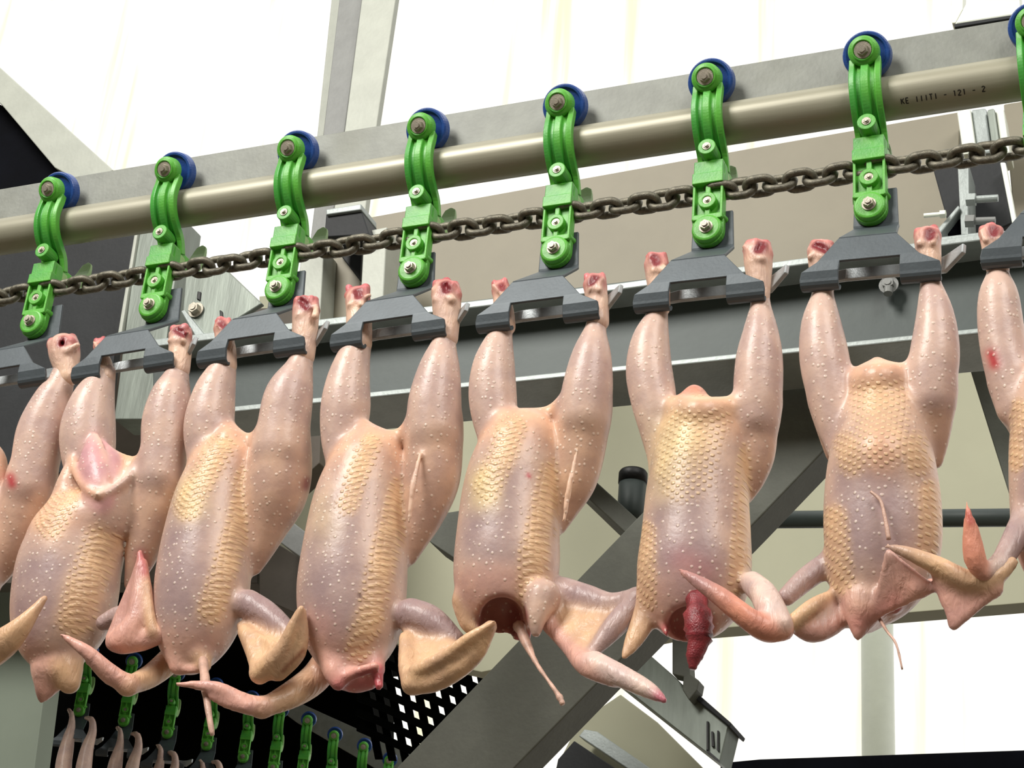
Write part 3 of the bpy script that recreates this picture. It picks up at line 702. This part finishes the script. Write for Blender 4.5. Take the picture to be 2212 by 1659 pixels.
def stump(bird, a, b, ra, rb, y):
    """cut shank end standing up through the shackle: pale skin sleeve, folded raw flesh and a hollow on top"""
    rb *= 1.1; rs = random.Random(int(a[0]*7+b[1])); dx, dy = b[0]-a[0], b[1]-a[1]
    def q(t, ox=0, oy=0): return (a[0]+dx*t+ox, a[1]+dy*t+oy)
    P_ = [ch('shank', [(*q(0), y, ra), (*q(.35), y, (ra*1.3+rb*.7)/2), (*q(.62), y, rb*.84), (*q(.80), y, rb*.86)], .004)]
    for k in range(7):
        an = k*math.pi*2/7+rs.random(); rr = rb*.58
        P_.append(ch('fleshy' if k % 3 else 'raw', [(*q(.86, rr*math.cos(an), rs.uniform(-6, 6)), y+rr*math.sin(an)*.00034, rb*rs.uniform(.28, .42)), (*q(1.0, rr*math.cos(an+.6), rs.uniform(-7, 4)), y+rr*math.sin(an+.6)*.00034, rb*rs.uniform(.20, .34))], .002))
    P_.append(ch('raw', [(*q(.8), y, rb*.7), (*q(.97), y, rb*.45)], .003))
    for k in range(3): P_.append(ch('shank', [(*q(.72, rs.uniform(-.7, .7)*rb, 0), y-.010, rb*.25), (*q(.93, rs.uniform(-.8, .8)*rb, rs.uniform(-4, 4)), y-.008, rb*.16)], .002))
    o = build_bird('cut_shank', dict(p=P_, cut=[Prim('cut', 'dark', .002, [(*q(.9, rs.uniform(-.3, .3)*rb), y-.012, rb*.10), (*q(1.0, rs.uniform(-.3, .3)*rb), y-.010, rb*.12)])], plain=True), .0017)
    me = o.data; base = Vector(bird.location); me.transform(Matrix.Translation(-base)); o.parent = bird; o['label'] = 'raw pink cut end of the shank'
    return o
M['shank'] = surf('shank_skin', (222, 186, 166), .4, 0, .14, 120, bump=.0008, dirt=((226, 200, 130), .5))
def strand(bird, pts, mat, nm, label=None):
    base = Vector(bird.location); W = crom([np.array([*P(p[0], p[1], p[2]+YH), p[3]]) for p in pts], 5); bm = bmesh.new(); rs = []
    for i, v in enumerate(W):
        a = W[max(0, i-1)][:3]; b = W[min(len(W)-1, i+1)][:3]; q = Vector(b-a).to_track_quat('Z', 'Y'); r = v[3]*depth(v[:3])/FPX*random.uniform(.85, 1.15)
        rs.append([bm.verts.new(Vector(v[:3])-base+q @ Vector((r*math.cos(j*math.pi/4), r*math.sin(j*math.pi/4), 0))) for j in range(8)])
    for A, B in zip(rs, rs[1:]):
        for j in range(8): bm.faces.new((A[j], A[(j+1) % 8], B[(j+1) % 8], B[j]))
    bm.faces.new(rs[0][::-1]); bm.faces.new(rs[-1])
    o = bmobj(nm, bm, mat, bird, smooth=True)
    if label: o['label'] = label
    return o
YB, YL, YT, YF = .030, .030, .044, -.035      # body axis, drumsticks, thighs behind, wing parts lying in front
def body(pts, y=YB): return ch('body', [(a, b, y, r) for a, b, r in pts], .006, .92)
def leg(pts): n = len(pts); return ch('leg', [(p[0], p[1], .027+.007*max(0, (i-2)/(n-2)), p[2]) for i, p in enumerate(pts)], .009)
def thigh(pts): n = len(pts); return ch('thigh', [(p[0], p[1], .036+.016*i/max(1, n-1), p[2]) for i, p in enumerate(pts)], .007)
birds = []
# --- bird 0 (left edge)
birds.append(dict(label='plucked chicken cut off by the left picture edge, only leg and wing showing', p=[
    body([(-50, 1010, 66), (-70, 1080, 92), (-92, 1160, 110), (-115, 1260, 116), (-125, 1340, 100), (-130, 1420, 50)]),
    leg([(140, 800, 24), (128, 835, 30), (112, 868, 41), (90, 930, 52), (78, 990, 52), (66, 1050, 50, .035)]),
    thigh([(66, 1040, 54, .05), (50, 1110, 52), (28, 1180, 40), (0, 1240, 22)]),
    ch('tan', [(96, 1292, -.028, 7), (70, 1325, -.03, 14), (40, 1360, -.03, 24), (0, 1395, -.026, 34), (-50, 1420, -.02, 34), (-90, 1380, .0, 26)]),
    leg([(-40, 850, 26), (-60, 900, 44), (-70, 960, 50), (-70, 1020, 44)])],
    tract=[], patch=[(12, (186, 60, 70), .9, [(22, 1032), (26, 1045)])], st=[((146, 815), (136, 738), 22, 36)]))
# --- bird 1 (V cut)
birds.append(dict(label='plucked chicken with a pink V-shaped cut open between its legs', ridge=.45, p=[
    body([(184, 1138, 70), (176, 1152, 98), (164, 1172, 108), (158, 1195, 112), (147, 1234, 116), (138, 1300, 116), (128, 1350, 100), (118, 1400, 60), (112, 1440, 45)]),
    leg([(228, 805, 22), (214, 835, 34), (200, 870, 47), (190, 925, 59), (190, 975, 58), (192, 1040, 44)]),
    leg([(386, 792, 21), (378, 825, 31), (368, 860, 44), (359, 910, 52), (354, 970, 50), (345, 1030, 50, .035)]),
    thigh([(345, 1010, 52, .037), (334, 1080, 52), (322, 1140, 44), (306, 1200, 34), (285, 1262, 16)]),
    ch('pinkmeat', [(202, 940, .012, 7), (200, 965, .008, 20), (198, 1000, .004, 31), (208, 1042, .0, 32), (214, 1080, .002, 30)], .002, .6),
    ch('pinkmeat', [(222, 960, .02, 10), (240, 1000, .016, 22), (238, 1040, .012, 26)], .002), ch('shank', [(208, 938, .010, 4), (222, 968, .006, 5), (230, 1010, .004, 5), (222, 1052, -.004, 5)], .002),
    tri('tan', (238, 985), (306, 1000), (240, 1040), (.024, .024, .012), 9), ch('tan', [(245, 982, .026, 8), (280, 1000, .024, 8), (304, 1000, .026, 9)]),
    ch('body', [(156, 994, .012, 8), (150, 1025, .010, 19), (148, 1070, .014, 34), (158, 1115, .022, 50)], .008), ch('peach', [(158, 992, .008, 6), (168, 1030, .0, 8), (190, 1058, -.006, 7), (214, 1068, -.008, 6)], .005),
    ch('body', [(302, 1002, .02, 9), (272, 1036, .010, 10), (240, 1060, .0, 8), (214, 1068, -.008, 6)], .005), ch('body', [(285, 1030, .024, 15), (264, 1075, .022, 30), (236, 1118, .024, 50)], .008), ch('body', [(212, 1092, .010, 26), (200, 1130, .020, 60)], .010),
    ch('pink', [(118, 1440, YB, 44), (100, 1485, YB, 24), (90, 1512, YB, 7)]), ch('tan', [(140, 1440, YB, 40), (150, 1475, YB, 24)]),
    ch('pink', [(302, 1192, .0, 6), (305, 1235, .0, 13), (303, 1290, .0, 21), (296, 1340, .0, 26), (270, 1380, .0, 30), (246, 1388, .0, 16)]),
    ch('pink', [(250, 1386, .002, 18), (300, 1386, .004, 22), (345, 1372, .008, 18)]), tri('pink', (243, 1378), (338, 1370), (303, 1235), (.006, .008, .004), 15), ch('tan', [(312, 1215, .0, 7), (318, 1290, -.002, 10), (330, 1365, .0, 12)], .003), ch('purple', [(225, 1345, .02, 18), (262, 1330, .02, 22), (275, 1360, .01, 22)])],
    tract=[(34, [(160, 1030), (130, 1090), (110, 1130)]), (42, [(275, 1050), (255, 1110), (220, 1180), (185, 1260), (165, 1340)])],
    patch=[(45, 'peach', .5, [(130, 1060), (100, 1120)]), (14, 'raw', .8, [(306, 1200), (312, 1235)]), (10, (240, 214, 200), .6, [(215, 1062), (290, 1010)])],
    st=[((228, 815), (214, 736), 21, 15), ((388, 800), (390, 712), 22, 27)]))
# --- bird 2 (windpipe)
birds.append(dict(label='plucked chicken with a thin windpipe dangling from its narrow neck end', ridge=.45, p=[
    body([(502, 984, 44), (482, 1010, 70), (461, 1075, 85), (449, 1150, 96), (440, 1230, 104), (434, 1290, 104), (424, 1345, 92), (415, 1390, 66), (411, 1414, 44)]),
    leg([(486, 782, 25), (476, 812, 34), (462, 855, 46), (451, 920, 54), (448, 985, 44), (450, 1040, 32)]),
    leg([(654, 762, 24), (645, 798, 31), (624, 855, 52), (614, 915, 57), (608, 970, 60, .035)]),
    thigh([(608, 965, 60, .037), (606, 1010, 68), (596, 1065, 68), (578, 1130, 48), (562, 1190, 28), (552, 1230, 12)]),
    ch('peach', [(489, 923, .035, 10), (492, 950, .02, 26)]), ch('peach', [(488, 935, .03, 22), (530, 950, .03, 12), (565, 943, .03, 14)], .012),
    ch('pink', [(392, 1415, .024, 30), (385, 1440, .02, 16)]), ch('tan', [(432, 1412, .024, 26), (446, 1440, .02, 10)]), ch('pink', [(380, 1444, .024, 9), (412, 1448, .02, 8), (440, 1444, .024, 9)]),
    ch('purple', [(535, 1305, .03, 32), (575, 1328, .03, 30), (620, 1362, .025, 22)]), tri('tan', (520, 1352), (556, 1452), (622, 1372), (.03, .0, .02)),
    ch('tan', [(651, 1312, -.02, 6), (634, 1350, -.016, 12), (612, 1400, -.01, 17), (585, 1432, -.005, 22), (562, 1456, .0, 22)]), ch('tan', [(652, 1318, -.012, 7), (654, 1370, -.006, 13), (640, 1415, .0, 18), (600, 1448, .004, 24)], .004), ch('tan', [(562, 1452, .0, 17), (548, 1410, .006, 14), (528, 1362, .02, 14)]), tri('tan', (650, 1325), (645, 1410), (575, 1450), (-.014, .0, .0), 8), tri('tan', (530, 1360), (560, 1440), (612, 1400), (.02, .004, -.004), 6),
    ch('tan', [(395, 1395, .05, 28), (368, 1425, .05, 30), (325, 1460, .03, 27), (276, 1482, .0, 21)], .006, .8),
    ch('pink', [(276, 1480, .0, 20), (232, 1450, -.015, 20), (190, 1410, -.03, 15), (158, 1388, -.035, 10), (134, 1372, -.04, 5)]), ch('pink', [(240, 1462, -.01, 14), (190, 1428, -.02, 7)])],
    tract=[(30, [(480, 960), (440, 1030), (405, 1095)]), (30, [(534, 1035), (522, 1120), (490, 1215), (455, 1320)])],
    patch=[(40, (232, 206, 150), .5, [(400, 1060), (415, 1090)]), (60, 'thigh', .5, [(630, 960), (640, 1040)]), (12, 'dark', .8, [(664, 1040), (662, 1050)]), (5, (140, 70, 40), .7, [(655, 1405), (610, 1450)])],
    st=[((488, 790), (482, 694), 24, 22), ((656, 770), (662, 650), 24, 31)], strand=[([(438, 1420, .02, 10), (444, 1480, .0, 10), (450, 1535, -.01, 8), (459, 1588, -.01, 5)], 'windpipe')]))
# --- bird 3 (ragged red neck)
birds.append(dict(label='plucked chicken with a ragged raw red neck end and both wings bent', ridge=.45, p=[
    body([(812, 982, 46), (798, 1000, 76), (786, 1035, 90), (773, 1096, 102), (766, 1188, 115), (760, 1270, 121), (760, 1340, 112), (762, 1390, 82), (767, 1425, 62), (769, 1448, 48)]),
    leg([(776, 738, 28), (765, 768, 35), (752, 825, 47), (746, 885, 54), (740, 950, 46), (742, 1010, 34)]),
    leg([(964, 722, 23), (957, 752, 29), (948, 804, 46), (939, 872, 58), (938, 930, 58, .035)]),
    thigh([(940, 920, 58, .037), (938, 970, 62), (932, 1040, 60), (916, 1110, 44), (898, 1170, 25), (888, 1208, 12)]),
    ch('peach', [(787, 921, .035, 9), (796, 945, .02, 26)]), ch('shank', [(908, 980, .012, 4), (893, 1045, .008, 7), (884, 1125, .012, 5)], .004), ch('peach', [(786, 934, .03, 18), (836, 950, .03, 13), (882, 930, .03, 14)], .012),
    ch('purple', [(888, 1328, .03, 36), (930, 1345, .03, 36), (985, 1382, .03, 20)]), tri('tan', (880, 1362), (888, 1470), (985, 1395), (.03, .0, .02)),
    ch('tan', [(876, 1378, .02, 14), (878, 1440, .004, 18), (892, 1476, -.005, 24)]), ch('tan', [(890, 1480, -.004, 20), (935, 1474, -.004, 22), (985, 1446, -.008, 24), (1030, 1408, -.012, 20), (1062, 1356, -.018, 10)], .004), ch('tan', [(900, 1450, -.01, 18), (960, 1420, -.018, 15), (1015, 1378, -.024, 13), (1068, 1345, -.026, 6)], .004), tri('tan', (895, 1465), (1000, 1440), (1060, 1350), (-.006, -.012, -.02), 9),
    ch('tan', [(712, 1420, .05, 34), (680, 1465, .05, 35), (630, 1500, .03, 31), (566, 1530, .01, 21)], .006, .8),
    ch('pink', [(566, 1528, .01, 20), (520, 1512, .0, 18), (472, 1488, -.01, 15), (425, 1480, -.015, 10), (384, 1478, -.02, 5)]), ch('pink', [(535, 1528, .0, 15), (490, 1518, -.005, 12), (456, 1506, -.01, 6)]),
    ch('pink', [(728, 1410, .024, 44), (726, 1450, .015, 28), (731, 1478, .012, 15)], .006), ch('pink', [(804, 1415, .028, 26), (815, 1445, .022, 17)], .008), ch('raw', [(815, 1450, .018, 14), (819, 1482, .012, 9)], .004), ch('raw', [(745, 1470, .036, 20), (800, 1468, .036, 20)]), ch('pink', [(750, 1462, .012, 12), (780, 1450, .008, 12), (810, 1440, .006, 10)], .006)],
    cut=[Prim('cut', 'dark', .003, [(752, 1487, .0, 10), (776, 1476, .004, 15), (804, 1464, .004, 11)])],
    tract=[(24, [(800, 960), (770, 1035), (752, 1090)]), (32, [(868, 1060), (850, 1130), (822, 1230), (800, 1330), (775, 1400)])],
    patch=[(40, (222, 196, 160), .5, [(690, 1100), (700, 1140)]), (45, 'pink', .7, [(690, 1360), (720, 1450)]), (28, 'raw', .8, [(735, 1488), (815, 1470)]), (5, (90, 60, 60), .8, [(777, 1284), (778, 1287)]), (50, 'thigh', .5, [(950, 950), (955, 1040)])],
    st=[((778, 742), (772, 628), 26, 29), ((966, 730), (964, 616), 24, 34)]))
# --- bird 4 (dark hole, sinew)
birds.append(dict(label='plucked chicken with a dark neck hole and one long stringy sinew below', ridge=.45, p=[
    body([(1140, 946, 46), (1126, 962, 82), (1112, 1010, 98), (1102, 1071, 106), (1097, 1157, 113), (1094, 1222, 116), (1092, 1262, 108), (1094, 1282, 84)]),
    leg([(1090, 702, 22), (1081, 725, 26), (1067, 788, 45), (1064, 850, 52), (1070, 910, 48), (1078, 970, 34)]),
    leg([(1292, 690, 22), (1285, 718, 25), (1277, 775, 44), (1269, 842, 55), (1262, 900, 55, .035)]),
    thigh([(1264, 890, 55, .037), (1256, 960, 54), (1244, 1035, 46), (1226, 1095, 27), (1212, 1140, 12)]),
    ch('peach', [(1087, 886, .03, 9), (1096, 915, .022, 28)]), ch('shank', [(1248, 968, .014, 4), (1230, 1050, .010, 7), (1218, 1125, .014, 5)], .004), ch('peach', [(1086, 898, .03, 14), (1140, 908, .032, 12), (1208, 880, .03, 14)], .012),
    ch('body', [(1172, 1290, .015, 40), (1160, 1330, .01, 24), (1158, 1366, .01, 11)]), ch('tan', [(1010, 1300, .02, 34), (1015, 1345, .02, 22), (1030, 1362, .02, 12)]),
    ch('raw', [(1110, 1325, .05, 16), (1118, 1375, .045, 9)]), ch('raw', [(1140, 1330, .05, 14), (1136, 1390, .045, 8)]),
    ch('purple', [(1215, 1280, .04, 34), (1265, 1296, .04, 34), (1320, 1306, .035, 26), (1372, 1290, .03, 20)]),
    ch('purple', [(1384, 1292, .03, 22), (1335, 1345, .02, 26), (1285, 1405, .01, 14)]), tri('tan', (1195, 1305), (1355, 1320), (1262, 1415), (.035, .03, .01)),
    ch('pink', [(1178, 1340, .03, 18), (1228, 1395, .02, 18), (1268, 1440, .0, 22), (1325, 1472, -.005, 12)]),
    ch('pale', [(1285, 1430, .0, 24), (1345, 1462, -.01, 24), (1400, 1490, -.015, 19), (1434, 1512, -.02, 8)])],
    cut=[Prim('cut', 'dark', .004, [(1084, 1350, -.06, 46), (1084, 1335, .02, 46), (1088, 1325, .04, 34)])],
    tract=[(32, [(1105, 925), (1075, 1005), (1055, 1050)]), (34, [(1198, 1025), (1180, 1100), (1152, 1200), (1150, 1285)])],
    patch=[(36, (228, 204, 150), .7, [(1040, 1040), (1045, 1070)]), (5, (180, 20, 40), 1., [(1141, 1026), (1143, 1028)]), (18, (196, 84, 110), .8, [(1425, 1505), (1436, 1514)]), (40, 'tan', .4, [(1250, 930), (1230, 1050)])],
    st=[((1092, 705), (1080, 612), 22, 21), ((1294, 695), (1284, 600), 22, 27)], strand=[([(1120, 1350, .03, 13), (1140, 1395, .02, 9), (1160, 1435, .01, 5), (1190, 1478, .0, 4), (1208, 1505, .0, 7), (1216, 1522, .0, 5)], 'sinew')]))
# --- bird 5 (hanging dark red flesh)
birds.append(dict(label='plucked chicken with dark red flesh hanging from its neck opening', p=[
    body([(1514, 915, 56), (1516, 945, 90), (1513, 989, 102), (1506, 1065, 111), (1503, 1163, 119), (1499, 1233, 124), (1494, 1275, 112), (1484, 1308, 72)]),
    leg([(1424, 660, 20), (1420, 682, 23), (1405, 738, 41), (1402, 798, 50), (1411, 858, 50), (1424, 930, 42), (1428, 1000, 26), (1420, 1042, 10)]),
    leg([(1642, 640, 21), (1643, 664, 23), (1643, 722, 39), (1640, 780, 51), (1637, 850, 53), (1634, 900, 48, .035)]),
    thigh([(1635, 880, 50, .037), (1634, 930, 46), (1633, 985, 40), (1625, 1035, 27), (1617, 1075, 10)]),
    ch('orange', [(1500, 841, .028, 10), (1500, 860, .026, 28), (1502, 882, .024, 38)], .003),
    ch('peach', [(1455, 878, .02, 16), (1510, 884, .0, 20), (1580, 876, .02, 14)], .014),
    ch('orange', [(1466, 1230, -.025, 4), (1500, 1252, -.028, 13), (1555, 1288, -.03, 21), (1610, 1332, -.026, 25), (1655, 1360, -.018, 27), (1694, 1364, -.01, 20)]),
    ch('pale', [(1625, 1260, .02, 26), (1650, 1285, .0, 30), (1668, 1320, -.01, 32), (1690, 1345, -.015, 22)]),
    ch('tan', [(1405, 1280, .02, 26), (1392, 1335, .02, 28), (1368, 1385, .015, 20), (1348, 1418, .01, 8)], .006, .7),
    ch('fleshy', [(1432, 1338, .022, 12), (1446, 1368, .014, 11), (1466, 1388, .010, 8), (1479, 1400, .008, 4)], .004)],
    cut=[Prim('cut', 'raw', .004, [(1488, 1392, -.06, 52), (1490, 1366, .0, 52), (1490, 1345, .03, 42)])],
    tract=[(62, [(1515, 900), (1490, 960), (1480, 1020)]), (26, [(1618, 980), (1608, 1140), (1590, 1290)]), (26, [(1392, 1150), (1392, 1300)])],
    patch=[(60, (226, 206, 150), .6, [(1455, 940), (1450, 1030)]), (60, 'purple', .7, [(1500, 1060), (1500, 1250)]), (34, (176, 112, 116), .5, [(1470, 1210), (1520, 1230)])],
    st=[((1428, 665), (1416, 555), 20, 28), ((1642, 645), (1636, 528), 21, 33)],
    strand=[([(1505, 1290, .0, 24), (1508, 1340, -.01, 30), (1510, 1380, -.01, 28), (1500, 1418, -.01, 20), (1496, 1446, -.01, 7)], 'hanging_flesh')]))
# --- bird 6 (breast bump)
birds.append(dict(label='plucked chicken with a smooth pale breast bump and pointed neck skin', p=[
    body([(1898, 820, 34), (1899, 845, 58), (1904, 890, 77), (1906, 962, 102), (1904, 1021, 117), (1906, 1103, 126), (1906, 1180, 124), (1896, 1235, 108), (1878, 1290, 70), (1866, 1330, 40)]),
    leg([(1778, 615, 23), (1777, 642, 25), (1774, 702, 43), (1780, 768, 53), (1790, 830, 52), (1804, 900, 44), (1812, 960, 30)]),
    leg([(2010, 585, 21), (2010, 610, 22), (2020, 680, 40), (2020, 752, 52), (2013, 812, 55), (2010, 860, 52, .035)]),
    thigh([(2012, 850, 52, .037), (2012, 905, 46), (2016, 955, 32), (2024, 1000, 12)]), thigh([(1795, 870, 44, .037), (1800, 930, 34), (1798, 985, 14)]),
    ch('peach', [(1894, 782, .030, 12), (1897, 806, .028, 32), (1899, 835, .022, 46)], .006), ch('peach', [(1845, 815, .03, 13), (1898, 815, .01, 22), (1948, 805, .03, 13)], .014),
    ch('peach', [(1905, 985, .003, 40)], .03),
    ch('pink', [(1868, 1305, .016, 48), (1858, 1345, .014, 26), (1853, 1376, .012, 8)]),
    tri('pink', (1920, 1195), (2012, 1272), (1890, 1330), (-.02, -.012, .01)), ch('pink', [(1985, 1270, -.01, 16), (2015, 1265, .0, 16)]), ch('raw', [(1942, 1285, .02, 14), (1936, 1315, .02, 8)]),
    ch('tan', [(1916, 1179, -.028, 5), (1960, 1194, -.03, 14), (2025, 1222, -.026, 21), (2090, 1254, -.02, 24), (2145, 1248, -.015, 22), (2185, 1215, -.01, 14)]),
    tri('pink', (2040, 1262), (2060, 1350), (2150, 1275), (-.018, -.012, -.012), 12), tri('pink', (2025, 1240), (2045, 1300), (2150, 1275), (-.018, -.012, -.012), 12),
    ch('purple', [(1792, 1215, .03, 26), (1742, 1250, .02, 25), (1698, 1290, .01, 20)]), ch('tan', [(1800, 1282, .02, 10), (1752, 1312, .0, 17), (1690, 1362, -.01, 15)]),
    ch('pink', [(1840, 1320, .03, 15), (1795, 1352, .02, 22), (1752, 1364, .01, 24), (1712, 1352, .0, 12)]), ch('pale', [(1782, 1322, .02, 26), (1760, 1335, .015, 28)])],
    tract=[(60, [(1898, 850), (1905, 950)]), (26, [(2012, 1060), (2008, 1180)]), (30, [(1802, 1120), (1818, 1260)]), (30, [(1830, 960), (1840, 1000)]), (30, [(1975, 960), (1985, 1000)])],
    patch=[(38, (222, 172, 140), .7, [(1905, 975), (1905, 1000)]), (60, 'purple', .6, [(1900, 1080), (1900, 1180)]), (40, (212, 180, 160), .6, [(1875, 1240), (1872, 1290)]), (25, 'raw', .35, [(1856, 1345), (1930, 1300)])],
    st=[((1778, 622), (1774, 530), 24, 32), ((2010, 592), (2002, 500), 22, 30)],
    strand=[([(1896, 1330, .02, 4), (1915, 1362, .0, 3), (1936, 1392, -.005, 3), (1949, 1446, -.005, 2)], 'sinew'), ([(1881, 1062, -.018, 3), (1902, 1082, -.0195, 4), (1912, 1120, -.020, 4), (1920, 1165, -.0195, 5)], 'skin_thread')]))
# --- bird 7 (right edge)
birds.append(dict(label='plucked chicken with a blood-spotted thigh cut off by the right picture edge', p=[
    body([(2270, 800, 52), (2276, 860, 80), (2286, 960, 103), (2294, 1075, 110), (2296, 1160, 104), (2290, 1230, 70)]),
    leg([(2156, 570, 24), (2156, 596, 25), (2157, 640, 42), (2160, 690, 48), (2168, 755, 49), (2184, 820, 50), (2196, 880, 44)]),
    thigh([(2190, 830, 46, .037), (2206, 890, 40), (2214, 960, 20)]), leg([(2390, 560, 24), (2400, 640, 44), (2400, 720, 52), (2380, 800, 50)]),
    ch('purple', [(2222, 1105, .02, 30), (2188, 1170, .0, 26), (2158, 1225, -.01, 22)]), ch('pale', [(2158, 1225, -.01, 22), (2128, 1236, -.02, 22)]),
    ch('orange', [(2122, 1240, -.025, 16), (2106, 1205, -.03, 24), (2098, 1150, -.035, 18), (2092, 1110, -.04, 8), (2088, 1082, -.04, 3)], .004)],
    tract=[(20, [(2200, 880), (2196, 1000)])], patch=[(14, (190, 40, 50), .9, [(2142, 766), (2148, 785)]), (12, (170, 30, 50), .6, [(2092, 1110), (2098, 1125)])],
    st=[((2156, 585), (2140, 494), 24, 28)]))
for sp in birds:
    o = build_bird('plucked_chicken', sp); base = sp['p'][0].W[0][:3]; local_to_base(o, tuple(base)); tag(o, sp['label'], 'chicken', 'plucked chickens on the near line')
    for a, b, ra, rb in sp['st']: stump(o, a, b, ra, rb, .026)
    for pts, nm in sp.get('strand', []): strand(o, pts, M['darkraw'] if nm == 'hanging_flesh' else M['sinew'], nm, {'hanging_flesh': 'dark red hanging flesh', 'windpipe': 'pale tapering windpipe', 'sinew': 'thin stringy sinew', 'skin_thread': 'white loose skin thread'}[nm])

# ------------------------------------------------------------------ second line in the dark at the lower left
slab('shade_backdrop', [(-60, 2600), (72, 1660), (100, 1480), (110, 1262), (560, 1200), (690, 1240), (800, 1400), (800, 1560), (860, 2600)], 4.2, .2, M['black'],
     label='black backdrop standing in for shade behind the second line at the lower left', cat='backdrop')  # black colour stands in for the shade around the second line
bm = bmesh.new(); add_box(bm, (-3.6, 2.05, 3.62), (-1.75, 4.2, 3.70)); add_box(bm, (-3.6, 2.05, 3.07), (-1.0, 2.09, 3.62))
tag(bmobj('light_blocker', bm, M['black']), 'added black light blocker over the second line at the lower left', 'light blocker')  # added to keep the front light off the second line
WH = [(190, 1405, 2.5), (285, 1428, 2.6), (378, 1455, 2.7), (462, 1482, 2.8), (540, 1510, 2.9), (604, 1534, 3.0), (664, 1555, 3.1), (721, 1588, 3.2), (785, 1612, 3.3), (840, 1642, 3.4)]
ANG = math.radians(20); NTH = 'first second third fourth fifth sixth seventh eighth ninth tenth'.split()
for k, q in enumerate(WH):
    o = copy_tree(trolley0); o.location = P(*q); o.rotation_euler = (0, 0, ANG)
    tag(o, 'dim green trolley of the dark far line at the lower left, '+NTH[k]+' from the wall', 'trolley', 'trolleys on the far second line')
    if k < 6:
        o = copy_tree(shackle0); o.location = P(*q)+np.array([-.03*math.sin(ANG), .03, -.159]); o.rotation_euler = (0, 0, ANG)
        tag(o, 'dim grey shackle of the dark far line at the lower left, '+NTH[k]+' from the wall', 'shackle', 'shackles on the far second line')
slab('far_rail', [(560, 1500), (640, 1515), (900, 1632), (960, 1700), (880, 1700), (640, 1560)], 3.5, .02, M['web'], label='grey rail plate of the far second line descending to the right', cat='rail')
fl = []
for k, (xl_, yl_, xr_, yr_) in enumerate([(151, 1530, 194, 1549), (256, 1568, 293, 1583), (343, 1606, 372, 1624), (434, 1640, 468, 1644)]):
    y_ = 2.52+.1*k
    sp = dict(p=[ch('body', [(xl_+5, yl_+190, y_, 30), (xl_, yl_+240, y_, 42), (xl_-10, yl_+330, y_, 36)]),
        ch('leg', [(xl_-2, yl_+4, y_+.01, 5), (xl_+4, yl_+14, y_, 6), (xl_+3, yl_+40, y_, 9), (xl_-6, yl_+80, y_, 15), (xl_-14, yl_+130, y_, 18), (xl_-10, yl_+180, y_, 17)]),
        ch('leg', [(xr_-8, yr_+2, y_+.01, 5), (xr_+4, yr_+6, y_, 7), (xr_+6, yr_+30, y_, 9), (xr_-6, yr_+70, y_, 14), (xr_-14, yr_+120, y_, 18), (xr_-14, yr_+170, y_, 17)])], tract=[])
    o = build_bird('plucked_chicken', sp, .006); local_to_base(o, tuple(sp['p'][0].W[0][:3]))
    tag(o, 'pale chicken legs hooked up in the dark, ' + ['first pair from the wall', 'second pair from the wall', 'third pair from the wall', 'fourth pair from the wall'][k], 'chicken', 'chickens on the far second line')
gr = thing('grating', tuple(P(920, 1510, 2.6)), 'black grating with daylight glinting through its openings beside the diagonal strut', 'grating')
for k in range(10):
    x0, y0 = 760+k*29, 1430+k*3
    cslab(gr, 'bar', [(x0, y0-40), (x0+17, y0-40), (x0+67, y0+210), (x0+50, y0+210)], 2.60, .004, M['black'], 0)
for k in range(8):
    x0, y0 = 770, 1330+k*33
    cslab(gr, 'bar', [(x0, y0), (x0+300, y0+130), (x0+300, y0+148), (x0, y0+18)], 2.592, .004, M['black'], 0)
